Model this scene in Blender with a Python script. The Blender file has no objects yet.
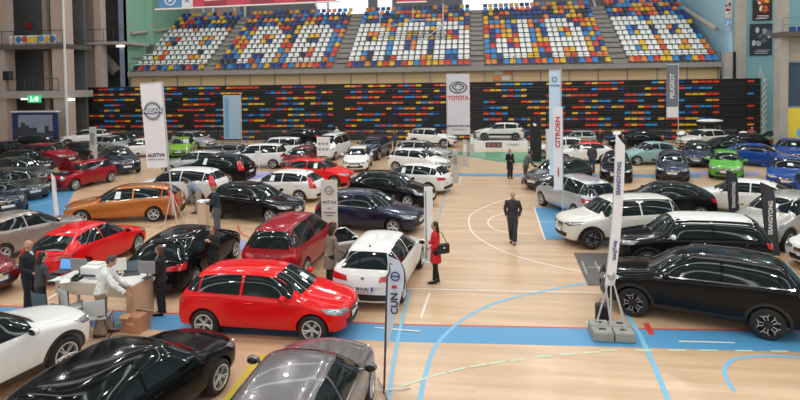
import bpy, bmesh, math, random
from mathutils import Vector, Matrix
from mathutils.bvhtree import BVHTree
R = math.radians
C = bpy.context.scene.collection
scene = bpy.context.scene

# ------------------------------------------------------------ camera
CH = 5.6; YAW = 7.6; PITCH = 1.9; ROLL = -0.8; FPX = 550.0; PY = 100.0
CM = Matrix.Rotation(R(YAW), 3, 'Z') @ Matrix.Rotation(R(90-PITCH), 3, 'X') @ Matrix.Rotation(R(ROLL), 3, 'Z')
cd = bpy.data.cameras.new('camera'); cd.sensor_width = 36; cd.lens = FPX/800*36
cd.shift_y = -(200-PY)/800
cd.clip_start = .1; cd.clip_end = 500
cam = bpy.data.objects.new('camera', cd); C.objects.link(cam)
cam.matrix_world = Matrix.Translation((0, 0, CH)) @ CM.to_4x4()
scene.camera = cam
def ray(px, py):
    return CM @ Vector(((px-400)/FPX, (PY-py)/FPX, -1))
def G(px, py, z=0.0):          # pixel -> point on the level z
    d = ray(px, py); t = (z-CH)/d.z
    return Vector((0, 0, CH)) + d*t
def AY(px, py, Y):             # pixel -> point on the plane y = Y
    d = ray(px, py); t = Y/d.y
    return Vector((0, 0, CH)) + d*t

# ------------------------------------------------------------ materials
MATS = {}
def mat(name, col, rough=.5, metal=0, coat=0, spec=.5, emit=None, es=0, noise=0, nscale=6, bump=0, sheen=0):
    if name in MATS: return MATS[name]
    m = bpy.data.materials.new(name); m.use_nodes = True
    nt = m.node_tree; b = nt.nodes['Principled BSDF']
    b.inputs['Base Color'].default_value = (*col, 1)
    b.inputs['Roughness'].default_value = rough
    b.inputs['Metallic'].default_value = metal
    b.inputs['Coat Weight'].default_value = coat
    b.inputs['Coat Roughness'].default_value = .04
    b.inputs['Specular IOR Level'].default_value = spec
    if sheen: b.inputs['Sheen Weight'].default_value = sheen
    if emit:
        b.inputs['Emission Color'].default_value = (*emit, 1); b.inputs['Emission Strength'].default_value = es
    if noise or bump:
        tc = nt.nodes.new('ShaderNodeTexCoord'); n = nt.nodes.new('ShaderNodeTexNoise')
        n.inputs['Scale'].default_value = nscale; n.inputs['Detail'].default_value = 5
        nt.links.new(tc.outputs['Object'], n.inputs['Vector'])
        if noise:
            r = nt.nodes.new('ShaderNodeMapRange'); r.inputs[3].default_value = 1-noise; r.inputs[4].default_value = 1+noise
            r.inputs[1].default_value = .3; r.inputs[2].default_value = .7
            mx = nt.nodes.new('ShaderNodeVectorMath'); mx.operation = 'SCALE'; mx.inputs[0].default_value = col
            nt.links.new(n.outputs['Fac'], r.inputs[0]); nt.links.new(r.outputs[0], mx.inputs['Scale'])
            nt.links.new(mx.outputs[0], b.inputs['Base Color'])
        if bump:
            bp = nt.nodes.new('ShaderNodeBump'); bp.inputs['Strength'].default_value = bump
            nt.links.new(n.outputs['Fac'], bp.inputs['Height']); nt.links.new(bp.outputs[0], b.inputs['Normal'])
    MATS[name] = m
    return m
def lin(r, g, b):
    f = lambda c: (c/255/12.92) if c/255 <= .04045 else ((c/255+.055)/1.055)**2.4
    return (f(r), f(g), f(b))

BLK = mat('black_plastic', (.012, .012, .013), .45)
GLASS = mat('dark_glass', (.012, .017, .018), .05, spec=.35)
TYRE = mat('tyre_rubber', (.014, .014, .014), .75)
ALLOY = mat('alloy', (.62, .62, .63), .3, metal=.7)
ALLOYD = mat('dark_alloy', (.12, .12, .12), .35, metal=.6)
CHROME = mat('chrome', (.8, .8, .8), .12, metal=1)
LAMP = mat('headlamp', (.30, .32, .34), .08, metal=.5, coat=1)
TAIL = mat('tail_lamp', (.5, .008, .012), .12, coat=1)
PLATE = mat('plate_white', (.75, .75, .75), .4)
PLATEB = mat('plate_blue', (.02, .06, .4), .4)
PAPER = mat('paper', (.72, .82, .80), .6)
WHITE = mat('white_paint', (.78, .78, .77), .45)
DGREY = mat('dark_grey', (.06, .06, .065), .6)
MGREY = mat('mid_grey', (.25, .25, .26), .6)
STEEL = mat('steel', (.5, .51, .52), .35, metal=.8)

# ------------------------------------------------------------ mesh builder
class MB:
    def __init__(s): s.v = []; s.f = []; s.m = []; s.M = Matrix()
    def add(s, vs, fs, mi=0):
        o = len(s.v); s.v += [s.M @ Vector(v) for v in vs]
        s.f += [tuple(i+o for i in f) for f in fs]; s.m += [mi]*len(fs)
        return s
    def box(s, c, d, mi=0, rot=None):
        h = [x/2 for x in d]; vs = []
        for x in (-1, 1):
            for y in (-1, 1):
                for z in (-1, 1):
                    p = Vector((x*h[0], y*h[1], z*h[2]))
                    if rot is not None: p = rot @ p
                    vs.append(p + Vector(c))
        return s.add(vs, [(0,1,3,2),(4,6,7,5),(0,4,5,1),(2,3,7,6),(0,2,6,4),(1,5,7,3)], mi)
    def tube(s, pts, r, n=8, mi=0, side=None, cap=True):
        pts = [Vector(p) for p in pts]; k = len(pts)
        if not isinstance(r, (list, tuple)): r = [r]*k
        rings = []; up = None
        for i, p in enumerate(pts):
            t = (pts[min(i+1, k-1)] - pts[max(i-1, 0)]).normalized()
            if side is not None:
                a = Vector(side); a = (a - t*a.dot(t)).normalized()
            else:
                if up is None: up = Vector((0,0,1)) if abs(t.z) < .9 else Vector((1,0,0))
                a = (up - t*up.dot(t))
                a = a.normalized() if a.length > 1e-4 else Vector((0,1,0)); up = a
            b = t.cross(a)
            rr = r[i] if isinstance(r[i], (tuple, list)) else (r[i], r[i])
            rings.append([p + a*rr[0]*math.cos(2*math.pi*j/n) + b*rr[1]*math.sin(2*math.pi*j/n) for j in range(n)])
        vs = [v for ring in rings for v in ring]; fs = []
        for i in range(k-1):
            for j in range(n):
                fs.append((i*n+j, i*n+(j+1)%n, (i+1)*n+(j+1)%n, (i+1)*n+j))
        if cap: fs.append(tuple(range(n-1, -1, -1))); fs.append(tuple((k-1)*n+j for j in range(n)))
        return s.add(vs, fs, mi)
    def lathe(s, prof, n=24, mi=0, axis='z', close=False):
        vs = []; k = len(prof)
        for r, z in prof:
            for j in range(n):
                a = 2*math.pi*j/n; x, y = r*math.cos(a), r*math.sin(a)
                vs.append((x, y, z) if axis == 'z' else ((x, z, -y) if axis == 'y' else (z, x, y)))
        fs = []
        for i in range(k if close else k-1):
            for j in range(n):
                a, b = i*n, ((i+1) % k)*n
                fs.append((a+j, a+(j+1)%n, b+(j+1)%n, b+j))
        return s.add(vs, fs, mi)
    def ell(s, c, r, nu=14, nv=9, mi=0, rot=None):
        vs = []; fs = []
        for i in range(nv+1):
            th = math.pi*i/nv
            for j in range(nu):
                a = 2*math.pi*j/nu
                p = Vector((r[0]*math.sin(th)*math.cos(a), r[1]*math.sin(th)*math.sin(a), r[2]*math.cos(th)))
                if rot is not None: p = rot @ p
                vs.append(p+Vector(c))
        for i in range(nv):
            for j in range(nu):
                fs.append((i*nu+j, (i+1)*nu+j, (i+1)*nu+(j+1)%nu, i*nu+(j+1)%nu))
        return s.add(vs, fs, mi)
    def prism(s, poly, y0, y1, mi=0):      # poly in (x,z) extruded along y
        n = len(poly); vs = [(x, y0, z) for x, z in poly]+[(x, y1, z) for x, z in poly]
        fs = [tuple(range(n)), tuple(range(2*n-1, n-1, -1))]+[(i, i+n, (i+1)%n+n, (i+1)%n) for i in range(n)]
        return s.add(vs, fs, mi)
    def mesh(s, name, mats, ang=35, fix=True):
        me = bpy.data.meshes.new(name); me.from_pydata(s.v, [], s.f)
        for m in (mats if isinstance(mats, (list, tuple)) else [mats]): me.materials.append(m)
        me.polygons.foreach_set('material_index', s.m)
        me.polygons.foreach_set('use_smooth', [True]*len(s.f))
        if fix:
            bm = bmesh.new(); bm.from_mesh(me); bmesh.ops.recalc_face_normals(bm, faces=bm.faces); bm.to_mesh(me); bm.free()
        me.update(); me.set_sharp_from_angle(angle=R(ang))
        return me
    def build(s, name, mats, parent=None, ang=35, bev=0, loc=None, fix=True):
        o = bpy.data.objects.new(name, s.mesh(name, mats, ang, fix)); C.objects.link(o)
        if parent: o.parent = parent
        if loc is not None: o.location = loc
        if bev:
            b = o.modifiers.new('bevel', 'BEVEL'); b.width = bev; b.segments = 2; b.limit_method = 'ANGLE'
        return o
def tag(o, label, cat, group=None):
    o['label'] = label; o['category'] = cat
    if group: o['group'] = group
    return o
def thing(name, label, cat, loc=(0,0,0), rz=0, group=None):
    o = bpy.data.objects.new(name, None); C.objects.link(o); o.location = loc; o.rotation_euler = (0,0,rz)
    o.empty_display_size = .1
    return tag(o, label, cat, group)
def struct(name, mb, mats, **k):
    o = mb.build(name, mats, **k); o['kind'] = 'structure'; return o
def evalmesh(o, name):
    dg = bpy.context.evaluated_depsgraph_get(); dg.update()
    me = bpy.data.meshes.new_from_object(o.evaluated_get(dg)); me.name = name
    return me
def kill(o):
    bpy.data.objects.remove(o, do_unlink=True)
def text_obj(s, size, m, parent, loc, rot, ext=.002, align='CENTER', sx=1, name='lettering'):
    cu = bpy.data.curves.new(name, 'FONT'); cu.body = s; cu.size = size; cu.extrude = ext; cu.offset = size*.022
    cu.align_x = align; cu.align_y = 'CENTER'
    t = bpy.data.objects.new(name, cu); C.objects.link(t)
    me = evalmesh(t, name); kill(t)
    me.materials.clear(); me.materials.append(m)
    o = bpy.data.objects.new(name, me); C.objects.link(o); o.parent = parent
    o.location = loc; o.rotation_euler = rot; o.scale = (sx, 1, 1)
    return o
# ------------------------------------------------------------ cars
def lerp(a, b, t): return a+(b-a)*t
TYPES = {
 'hatch':  dict(L=4.06, W=1.70, H=1.44, fo=.80, WB=2.48, zn=.78, zh=.96, cowl=1.02, rf=1.72, rr=.50, gb=.12, zt=.96, b0=.90, b1=1.00, gc=.19, rd=.08),
 'golf':   dict(L=4.28, W=1.79, H=1.46, fo=.86, WB=2.63, zn=.78, zh=.95, cowl=1.18, rf=1.90, rr=.62, gb=.15, zt=.97, b0=.90, b1=.99, gc=.18, rd=.08),
 'vhatch': dict(L=4.37, W=1.80, H=1.45, fo=.88, WB=2.65, zn=.78, zh=.95, cowl=1.22, rf=1.98, rr=.66, gb=.16, zt=.99, b0=.90, b1=1.02, gc=.18, rd=.10, tl='tall'),
 'coupe':  dict(L=4.1, W=1.76, H=1.42, fo=.84, WB=2.52, zn=.76, zh=.93, cowl=1.15, rf=1.90, rr=.80, gb=.14, zt=1.0, b0=.88, b1=1.03, gc=.17, rd=.10, doors=3),
 'suv':    dict(L=4.42, W=1.81, H=1.58, fo=.86, WB=2.65, zn=.93, zh=1.10, cowl=1.18, rf=1.88, rr=.55, gb=.14, zt=1.10, b0=1.03, b1=1.13, gc=.24, rd=.09, rails=1, clad=1, wr=.345),
 'cross':  dict(L=4.62, W=1.87, H=1.66, fo=.90, WB=2.77, zn=.93, zh=1.12, cowl=1.22, rf=1.95, rr=.52, gb=.14, zt=1.14, b0=1.04, b1=1.16, gc=.23, rd=.11, rails=1, tl='tall', wr=.35),
 'jeepy':  dict(L=4.25, W=1.80, H=1.60, fo=.84, WB=2.60, zn=.94, zh=1.08, cowl=1.10, rf=1.62, rr=.42, gb=.12, zt=1.08, b0=1.02, b1=1.08, gc=.23, rd=.04, rails=1, clad=1, wr=.335),
 'estate': dict(L=4.65, W=1.84, H=1.47, fo=.90, WB=2.74, zn=.78, zh=.95, cowl=1.28, rf=2.05, rr=.55, gb=.16, zt=1.0, b0=.90, b1=1.03, gc=.18, rd=.12, rails=1, tl='tall'),
 'mpv':    dict(L=4.3, W=1.76, H=1.62, fo=.85, WB=2.62, zn=.86, zh=1.05, cowl=1.0, rf=1.75, rr=.42, gb=.12, zt=1.02, b0=.98, b1=1.06, gc=.20, rd=.06, rails=1),
 'mini':   dict(L=3.82, W=1.72, H=1.41, fo=.72, WB=2.49, zn=.86, zh=.98, cowl=1.10, rf=1.50, rr=.42, gb=.14, zt=.96, b0=.92, b1=.97, gc=.18, rd=.04, doors=3, round=1),
 'bubble': dict(L=3.65, W=1.68, H=1.49, fo=.70, WB=2.32, zn=.80, zh=1.0, cowl=.90, rf=1.52, rr=.62, gb=.14, zt=.98, b0=.94, b1=1.02, gc=.18, rd=.14, doors=3, round=1),
 'sedan':  dict(L=4.6, W=1.80, H=1.44, fo=.88, WB=2.70, zn=.76, zh=.93, cowl=1.28, rf=2.05, rr=1.25, gb=.62, zt=1.02, b0=.88, b1=.98, gc=.17, rd=.09),
 'van':    dict(L=4.2, W=1.78, H=1.84, fo=.84, WB=2.68, zn=.95, zh=1.18, cowl=.82, rf=1.50, rr=.25, gb=.12, zt=1.12, b0=1.06, b1=1.10, gc=.20, rd=.05),
}
PROTO = {}
def interp(tab, x):
    tab = sorted(tab)
    if x <= tab[0][0]: return tab[0][1]
    for (a, b), (c, d) in zip(tab, tab[1:]):
        if x <= c: return lerp(b, d, (x-a)/max(c-a, 1e-6))
    return tab[-1][1]
def make_wheel(r):
    t = MB(); w = .105; ri = r*.68
    t.lathe([(ri, -w), (r-.05, -w-.004), (r-.015, -w+.02), (r, -w+.05), (r, w-.05), (r-.015, w-.02), (r-.05, w+.004), (ri, w), (ri, w-.03), (ri, -w+.03)], 32, 0, 'y', close=True)
    tyre = t.mesh('wheel', TYRE)
    m = MB()
    m.lathe([(ri+.004, w+.002), (ri-.02, w+.004), (ri-.028, w-.02), (ri-.03, -w+.05), (ri, -w+.05)], 32, 0, 'y')
    m.lathe([(.0005, .02), (ri-.02, .02)], 32, 1, 'y')
    m.lathe([(.0005, w-.012), (.03, w-.012), (.05, w-.02), (.06, w-.04), (.06, .02)], 20, 0, 'y')
    for k in range(5):
        a = 2*math.pi*k/5 + .3
        for s in (-.16, .16):
            m.M = Matrix.Rotation(a, 4, 'Y')
            p0 = Vector((.04*math.cos(s*.5), w-.025, .04*math.sin(s)))
            p1 = Vector(((ri-.015)*math.cos(s), w-.012, (ri-.015)*math.sin(s)))
            m.tube([p0, p1], [(.014, .014), (.017, .012)], 6, 0, side=(0,1,0))
    m.M = Matrix()
    rim = m.mesh('rim', [ALLOY, DGREY])
    n = MB()   # dark multi spoke variant
    n.lathe([(ri+.004, w+.002), (ri-.02, w+.004), (ri-.028, w-.02), (ri-.03, -w+.05), (ri, -w+.05)], 32, 1, 'y')
    n.lathe([(.0005, .02), (ri-.02, .02)], 32, 1, 'y')
    n.lathe([(.0005, w-.012), (.05, w-.012), (.06, w-.03), (.06, .02)], 20, 1, 'y')
    for k in range(5):
        n.M = Matrix.Rotation(2*math.pi*k/5, 4, 'Y')
        n.tube([(.04, w-.02, 0), (ri-.02, w-.006, 0)], [(.01, .03), (.01, .05)], 6, 1, side=(0,1,0))
        for q in (-1, 1):
            n.tube([(.085, w-.006, .028*q), (ri-.06, w+.002, .045*q), (ri-.03, w+.002, .085*q)], [.009, .009, .011], 6, 0)
        n.tube([(ri-.06, w+.002, -.045), (ri-.055, w+.002, .0), (ri-.06, w+.002, .045)], .008, 6, 0)
    rim2 = n.mesh('rim', [ALLOY, BLK])
    return tyre, rim, rim2
def make_proto(kind):
    P = TYPES[kind]; L, W, H = P['L'], P['W'], P['H']; f = L/2; hw = W/2; gc = P['gc']; wr = P.get('wr', .315)
    zn, zh, zt = P['zn'], P['zh'], P['zt']; b0, b1 = P['b0'], P['b1']
    xc = f-P['cowl']; xr = f-P['rf']; xq = -f+P['rr']; xg = -f+P['gb']; xfa = f-P['fo']; xra = xfa-P['WB']
    rw = .665*hw; rnd = P.get('round', 0); bo = .10 if rnd else 0
    bel = lambda x: interp([(xg, b1), (xc, b0)], x)
    # x, zb, zs, zt, wsill, wmax, wshoulder, wtop, ztopedge, bow
    S = [
     (f, gc+.12, zn-.22, zn-.15, .68, .76, .74, .50, zn-.16, .30+bo),
     (f-.06, gc+.02, zn-.10, zn-.03, .85, .91, .88, .62, zn-.05, .28+bo),
     (f-.28, gc, zn-.03, zn+.045, .92, .97, .93, .68, zn, .22+bo*.5),
     (xfa+.1, gc, lerp(zn, b0, .35)-.02, lerp(zn, zh, .5)+.035, .95, 1.0, .95, .70, lerp(zn, zh, .5)+.01, .14),
     (xc+.14, gc, b0-.01, zh, .95, 1.0, .95, .74, zh-.03, .15),
     (xc, gc, b0, zh+.02, .95, 1.0, .95, .75, zh-.01, .15),
     (lerp(xc, xr, .5), gc, bel(xc-.3), lerp(zh, H, .55)+.01, .95, .995, .95, .705, lerp(zh, H, .5)-.03, .14),
     (xr, gc, bel(xr), H-.045, .95, .99, .945, rw/hw+.012, H-.10, .12),
     (lerp(xr, xq, .22), gc, bel(xr), H-.008, .95, .985, .945, rw/hw, H-.068, .06),
     (lerp(xr, xq, .6), gc, bel(xq), H-.004, .95, .985, .945, rw/hw, H-.062, 0),
     (lerp(xr, xq, .9), gc, bel(xq), H-P['rd']*.55, .95, .99, .945, rw/hw-.01, H-.06-P['rd']*.6, -.05),
     (xq-.03, gc, bel(xq), H-P['rd']-.02, .95, 1.0, .945, rw/hw-.02, H-P['rd']-.085, -.09),
     (lerp(xq, xg, .5), gc, bel(xg), lerp(H-P['rd'], zt, .47), .94, .99, .94, .68, lerp(H-P['rd'], zt, .5)-.045, -.11),
     (xg, gc, min(bel(xg), zt-.02), zt+.01, .92, .97, .92, .74, zt-.01, -.13)]
    if P['gb'] > .4:
        S.append((-f+.16, gc+.01, zt-.05, zt+.015, .91, .95, .90, .72, zt, -.13))
    S += [(-f+.05, gc+.02, zt-.20, zt-.13, .86, .93, .89, .72, zt-.15, -.16),
          (-f, gc+.08, zt-.36, zt-.31, .78, .87, .84, .60, zt-.32, -.18)]
    def ring(s, k=1, zc=None):
        x, zb, zs, ztp, ws, wm, wsh, wt, zr, bow = s
        pts = [(0, zb), (.80*ws*hw, zb), (ws*hw, zb+.07), (wm*hw, zb+(zs-zb)*.52), (wsh*hw+.012, zs-.05), (wsh*hw-.025, zs), (wt*hw, zr), (wt*hw*.62, ztp-.014), (0, ztp)]
        if k != 1:
            zc = (zb+ztp)/2; pts = [(y*k, zc+(z-zc)*k) for y, z in pts]
        full = pts + [(-y, z) for y, z in pts[-2:0:-1]]
        return [(x - bow*(y/hw)**2, y, z) for y, z in full]
    rings = [ring(S[0], .6)]+[ring(s) for s in S]+[ring(S[-1], .6)]
    n = 16; vs = [p for r in rings for p in r]; fs = []
    for i in range(len(rings)-1):
        for j in range(n): fs.append((i*n+j, i*n+(j+1)%n, (i+1)*n+(j+1)%n, (i+1)*n+j))
    for base in (0, (len(rings)-1)*n):
        for i in range(8):
            a, b = i, i+1; c, d = (n-i) % n, (n-i-1) % n
            q = [base+a, base+b, base+d, base+c]
            q2 = []
            for t in q:
                if t not in q2: q2.append(t)
            fs.append(tuple(q2))
    me = bpy.data.meshes.new('t'); me.from_pydata(vs, [], fs)
    bm = bmesh.new(); bm.from_mesh(me); bmesh.ops.recalc_face_normals(bm, faces=bm.faces); bm.to_mesh(me); bm.free()
    ob = bpy.data.objects.new('t', me); C.objects.link(ob)
    md = ob.modifiers.new('s', 'SUBSURF'); md.levels = 2; md.render_levels = 2
    em = evalmesh(ob, 'full'); bvh = BVHTree.FromPolygons([v.co for v in em.vertices], [tuple(p.vertices) for p in em.polygons])
    me.materials.append(WHITE); me.materials.append(BLK)
    cut = MB(); ar = wr+.05
    for x in (xfa, xra):
        for sg in (-1, 1):
            cut.M = Matrix.Translation((x, sg*(hw-.08), wr-.005))
            cut.lathe([(.0005, -.22), (ar, -.22), (ar, .3), (.0005, .3)], 40, 1, 'y')
    cut.M = Matrix()
    cme = cut.mesh('c', [WHITE, BLK]); bm = bmesh.new(); bm.from_mesh(cme)
    bmesh.ops.remove_doubles(bm, verts=bm.verts, dist=.002); bmesh.ops.recalc_face_normals(bm, faces=bm.faces); bm.to_mesh(cme); bm.free()
    co = bpy.data.objects.new('c', cme); C.objects.link(co)
    bo_ = ob.modifiers.new('b', 'BOOLEAN'); bo_.operation = 'DIFFERENCE'; bo_.object = co; bo_.solver = 'EXACT'
    try: bo_.material_mode = 'INDEX'
    except Exception: pass
    body = evalmesh(ob, 'body'); kill(ob); kill(co)
    def patch(low, up, d, off=.006, n=12, m=6, mb=None, mi=0, mirror=True):
        d = Vector(d).normalized()
        def rs(pl, t):
            pl = [Vector(p) for p in pl]; ls = [(b-a).length for a, b in zip(pl, pl[1:])]; T = sum(ls)*t
            for (a, b), l in zip(zip(pl, pl[1:]), ls):
                if T <= l+1e-9: return a.lerp(b, T/max(l, 1e-9))
                T -= l
            return pl[-1]
        mb = mb or MB(); out = []; inn = []
        for j in range(m+1):
            for i in range(n+1):
                p = rs(low, i/n).lerp(rs(up, i/n), j/m)
                h = bvh.ray_cast(p-d*1.2, d, 3)
                if h[0] is None: q, nn = p, -d
                else:
                    q, nn = h[0], h[1]
                    if nn.dot(d) > 0: nn = -nn
                out.append(q+nn*off); inn.append(q-nn*.006)
        k = n+1; fs = [(j*k+i, j*k+i+1, (j+1)*k+i+1, (j+1)*k+i) for j in range(m) for i in range(n)]
        bd = [i for i in range(k)]+[j*k+n for j in range(1, m+1)]+[m*k+i for i in range(n-1, -1, -1)]+[j*k for j in range(m-1, 0, -1)]
        nb = len(out); vs = out+[inn[i] for i in bd]; q = len(bd)
        fs += [(bd[i], nb+i, nb+(i+1)%q, bd[(i+1)%q]) for i in range(q)]
        mb.add(vs, fs, mi); return mb
    parts = []   # name, mesh, loc, rot, paint?, subs, label
    zrt = [(s[0], s[8]) for s in S]; zr = lambda x: interp(zrt, x)
    for sg in (1, -1):
        sd = (0, -sg, 0)
        def win(xa, xb, name):
            xs = [lerp(xa, xb, i/14) for i in range(15)]
            lo = [(x, sg*.8, bel(x)+.028) for x in xs]; hi = [(x, sg*.7, max(zr(x)-.035, bel(x)+.035)) for x in xs]
            parts.append((name, patch(lo, hi, sd, n=14, m=5).mesh(name, GLASS), 0, 0, 0, [], None))
        xa = lerp(xc, xr, .22)-.10
        if P.get('doors') == 3:
            xB = lerp(xr, xq, .42)
            win(xa, xB, 'side_window'); win(xB-.05, xq-.02 if rnd else xq-.08, 'side_window')
        else:
            xB = lerp(xa, xq, .50); xC = lerp(xa, xq, .93)
            win(xa, xB+.02, 'side_window'); win(xB-.04, xC, 'side_window')
            xe = xq-.16 if P['gb'] < .4 else xq-.25
            if xC-.05-xe > .12: win(xC-.04, xe, 'quarter_window')
    gl = Vector((xr-xc, 0, (H-.05)-(zh+.02))); nd = Vector((gl.z, 0, -gl.x)).normalized()*-1
    ys = [lerp(-1, 1, i/12) for i in range(13)]
    lo = [(xc-.03-.15*(y*.68)**2, y*.665*hw, zh+.03) for y in ys]; hi = [(xr+.06-.12*(y*.55)**2, y*.56*hw, H-.06) for y in ys]
    parts.append(('windscreen', patch(lo, hi, nd, n=16, m=8).mesh('windscreen', GLASS), 0, 0, 0, [], None))
    rg = Vector((xg-xq, 0, zt-(H-P['rd']))); rn = Vector((-rg.z, 0, rg.x)).normalized()
    lo = [(xg+.02+.12*(y*.6)**2, y*.67*hw, zt+.05) for y in ys]; hi = [(xq-.06+.09*(y*.5)**2, y*.54*hw, H-P['rd']-.06) for y in ys]
    parts.append(('rear_window', patch(lo, hi, rn, n=16, m=6).mesh('rear_window', GLASS), 0, 0, 0, [], None))
    for sg in (1, -1):
        if rnd:
            lo = []; hi = []
            c = Vector((f-.15, sg*.62*hw, zn-.13))
            for i in range(9):
                a = math.pi*i/8
                lo.append((c.x, c.y-sg*.12*math.cos(a), c.z-.13*math.sin(a))); hi.append((c.x, c.y-sg*.12*math.cos(a), c.z+.13*math.sin(a)))
            d = (-1, -sg*.35, -.25)
        else:
            lo = [(f-.10, sg*.44*hw, zn-.17), (f-.20, sg*.72*hw, zn-.20), (f-.42, sg*.96*hw, zn-.12)]
            hi = [(f-.12, sg*.46*hw, zn-.10), (f-.25, sg*.72*hw, zn-.06), (f-.56, sg*.95*hw, zn-.01)]
            d = (-.8, -sg*.6, -.15)
        h = patch(lo, hi, d, off=.008, n=12, m=6).mesh('headlight', LAMP)
        b = MB(); bc = Vector((f-.24, sg*.70*hw, zn-.13)); hh = bvh.ray_cast(bc-Vector(d).normalized(), Vector(d).normalized(), 3)
        q = hh[0] or bc; b.ell(q, (.03, .05, .035)); parts.append(('headlight', h, 0, 0, 0, [('bulb_lens', b.mesh('bulb_lens', CHROME))], None))
        if P.get('tl') == 'tall':
            lo = [(-f+.03, sg*.70*hw, zt-.30), (-f+.25, sg*.99*hw, zt-.26)]; mid = [(-f+.05, sg*.76*hw, zt-.08), (-f+.35, sg*.95*hw, zt-.06)]
            hi = [(xg+.12, sg*.66*hw, zt+.20), (xg+.30, sg*.76*hw, zt+.20)]
            mb = patch(lo, mid, (.7, -sg*.7, 0), off=.010, n=6, m=5); patch(mid, hi, (.7, -sg*.7, -.1), off=.010, n=6, m=5, mb=mb)
        else:
            lo = [(-f+.02, sg*.48*hw, zt-.24), (-f+.28, sg*.98*hw, zt-.22)]; hi = [(-f+.05, sg*.54*hw, zt-.12), (-f+.36, sg*.96*hw, zt-.06)]
            mb = patch(lo, hi, (.75, -sg*.65, -.05), off=.010, n=10, m=5)
        parts.append(('taillight', mb.mesh('taillight', TAIL), 0, 0, 0, [], None))
        # mirror
        m = MB(); mx = xc-.38; mz = b0+.10
        m.ell((mx, sg*(hw+.10), mz), (.075, .115, .075), 12, 8)
        m.tube([(mx+.02, sg*(hw-.10), mz-.07), (mx, sg*(hw+.04), mz-.03)], .025, 6)
        mg = MB(); mg.ell((mx-.055, sg*(hw+.105), mz), (.025, .09, .058), 10, 6)
        parts.append(('wing_mirror', m.mesh('wing_mirror', WHITE), 0, 0, 1, [('mirror_glass', mg.mesh('mirror_glass', GLASS))], None))
        for hx in ([lerp(xa, xq, .45)] if P.get('doors') == 3 else [lerp(xa, xq, .42), lerp(xa, xq, .86)]):
            hz = bel(hx)-.11; h = bvh.ray_cast(Vector((hx, sg*2, hz)), Vector((0, -sg, 0)), 3)
            if h[0]:
                b = MB(); y = h[0].y+sg*.015
                b.tube([(hx-.09, y-sg*.01, hz), (hx-.07, y+sg*.012, hz), (hx+.07, y+sg*.012, hz), (hx+.09, y-sg*.01, hz)], .013, 6)
                parts.append(('door_handle', b.mesh('door_handle', WHITE), 0, 0, 1, [], None))
        if P.get('clad'):
            mb = patch([(xfa-ar, sg, gc+.03), (xra+ar, sg, gc+.03)], [(xfa-ar, sg, gc+.17), (xra+ar, sg, gc+.17)], (0, -sg, 0), n=12, m=3, off=.012)
            for xw in (xfa, xra):
                A = [R(-8+196*i/20) for i in range(21)]
                patch([(xw+ar*math.cos(a), sg, wr+ar*math.sin(a)) for a in A], [(xw+(ar+.07)*math.cos(a), sg, wr+(ar+.07)*math.sin(a)) for a in A], (0, -sg, 0), n=24, m=2, off=.014, mb=mb)
            parts.append(('wheel_arch_cladding', mb.mesh('wheel_arch_cladding', BLK), 0, 0, 0, [], None))
        if P.get('rails'):
            b = MB(); pts = []
            for t in (0, .06, .3, .6, .94, 1):
                x = lerp(xr-.12, xq+.05, t); h = bvh.ray_cast(Vector((x, sg*rw*.93, 3)), Vector((0, 0, -1)), 3)
                pts.append((x, sg*rw*.93, h[0].z+(0 if t in (0, 1) else .045)))
            b.tube(pts, .015, 6); parts.append(('roof_rail', b.mesh('roof_rail', ALLOYD), 0, 0, 0, [], None))
    y1 = .40*hw
    g = patch([(f, -y1, zn-.26), (f, y1, zn-.26)], [(f-.03, -y1, zn-.13), (f-.03, y1, zn-.13)], (-1, 0, 0), n=12, m=4, off=.008)
    gs = MB()
    for zz in (zn-.15, zn-.20, zn-.245): patch([(f, -y1*.97, zz-.008), (f, y1*.97, zz-.008)], [(f, -y1*.97, zz+.004), (f, y1*.97, zz+.004)], (-1, 0, 0), n=12, m=1, off=.016, mb=gs)
    bd = MB(); h = bvh.ray_cast(Vector((f+1, 0, zn-.19)), Vector((-1, 0, 0)), 3); bx = h[0].x if h[0] else f
    bd.M = Matrix.Translation((bx, 0, zn-.19)); bd.lathe([(.0005, .02), (.05, .02), (.055, .012), (.055, -.01)], 20, 0, 'x')
    parts.append(('front_grille', g.mesh('front_grille', BLK), 0, 0, 0, [('grille_slats', gs.mesh('grille_slats', CHROME)), ('badge', bd.mesh('badge', CHROME))], None))
    g = patch([(f, -.55*hw, gc+.13), (f, .55*hw, gc+.13)], [(f, -.62*hw, gc+.27), (f, .62*hw, gc+.27)], (-1, 0, 0), n=14, m=4, off=.007)
    parts.append(('lower_grille', g.mesh('lower_grille', BLK), 0, 0, 0, [], None))
    g = patch([(-f, -.62*hw, gc+.10), (-f, .62*hw, gc+.10)], [(-f, -.66*hw, gc+.24), (-f, .66*hw, gc+.24)], (1, 0, 0), n=14, m=3, off=.007)
    parts.append(('rear_bumper_insert', g.mesh('rear_bumper_insert', BLK), 0, 0, 0, [], None))
    for sgn, zp in ((1, gc+.30), (-1, zt-.40)):
        h = bvh.ray_cast(Vector((sgn*(f+1), .2, zp)), Vector((-sgn, 0, 0)), 3); x = (h[0].x if h[0] else sgn*f)+sgn*.03
        b = MB(); b.box((x, 0, zp), (.014, .52, .11)); b.box((x+sgn*.001, sgn*.24, zp), (.016, .04, .11), 1)
        c = MB(); c.box((x-sgn*.03, 0, zp), (.05, .40, .07))
        parts.append(('number_plate', b.mesh('number_plate', [PLATE, PLATEB]), 0, 0, 0, [('plate_holder', c.mesh('plate_holder', BLK))], None))
    h = bvh.ray_cast(Vector((-f-1, 0, zt-.16)), Vector((1, 0, 0)), 3)
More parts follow.
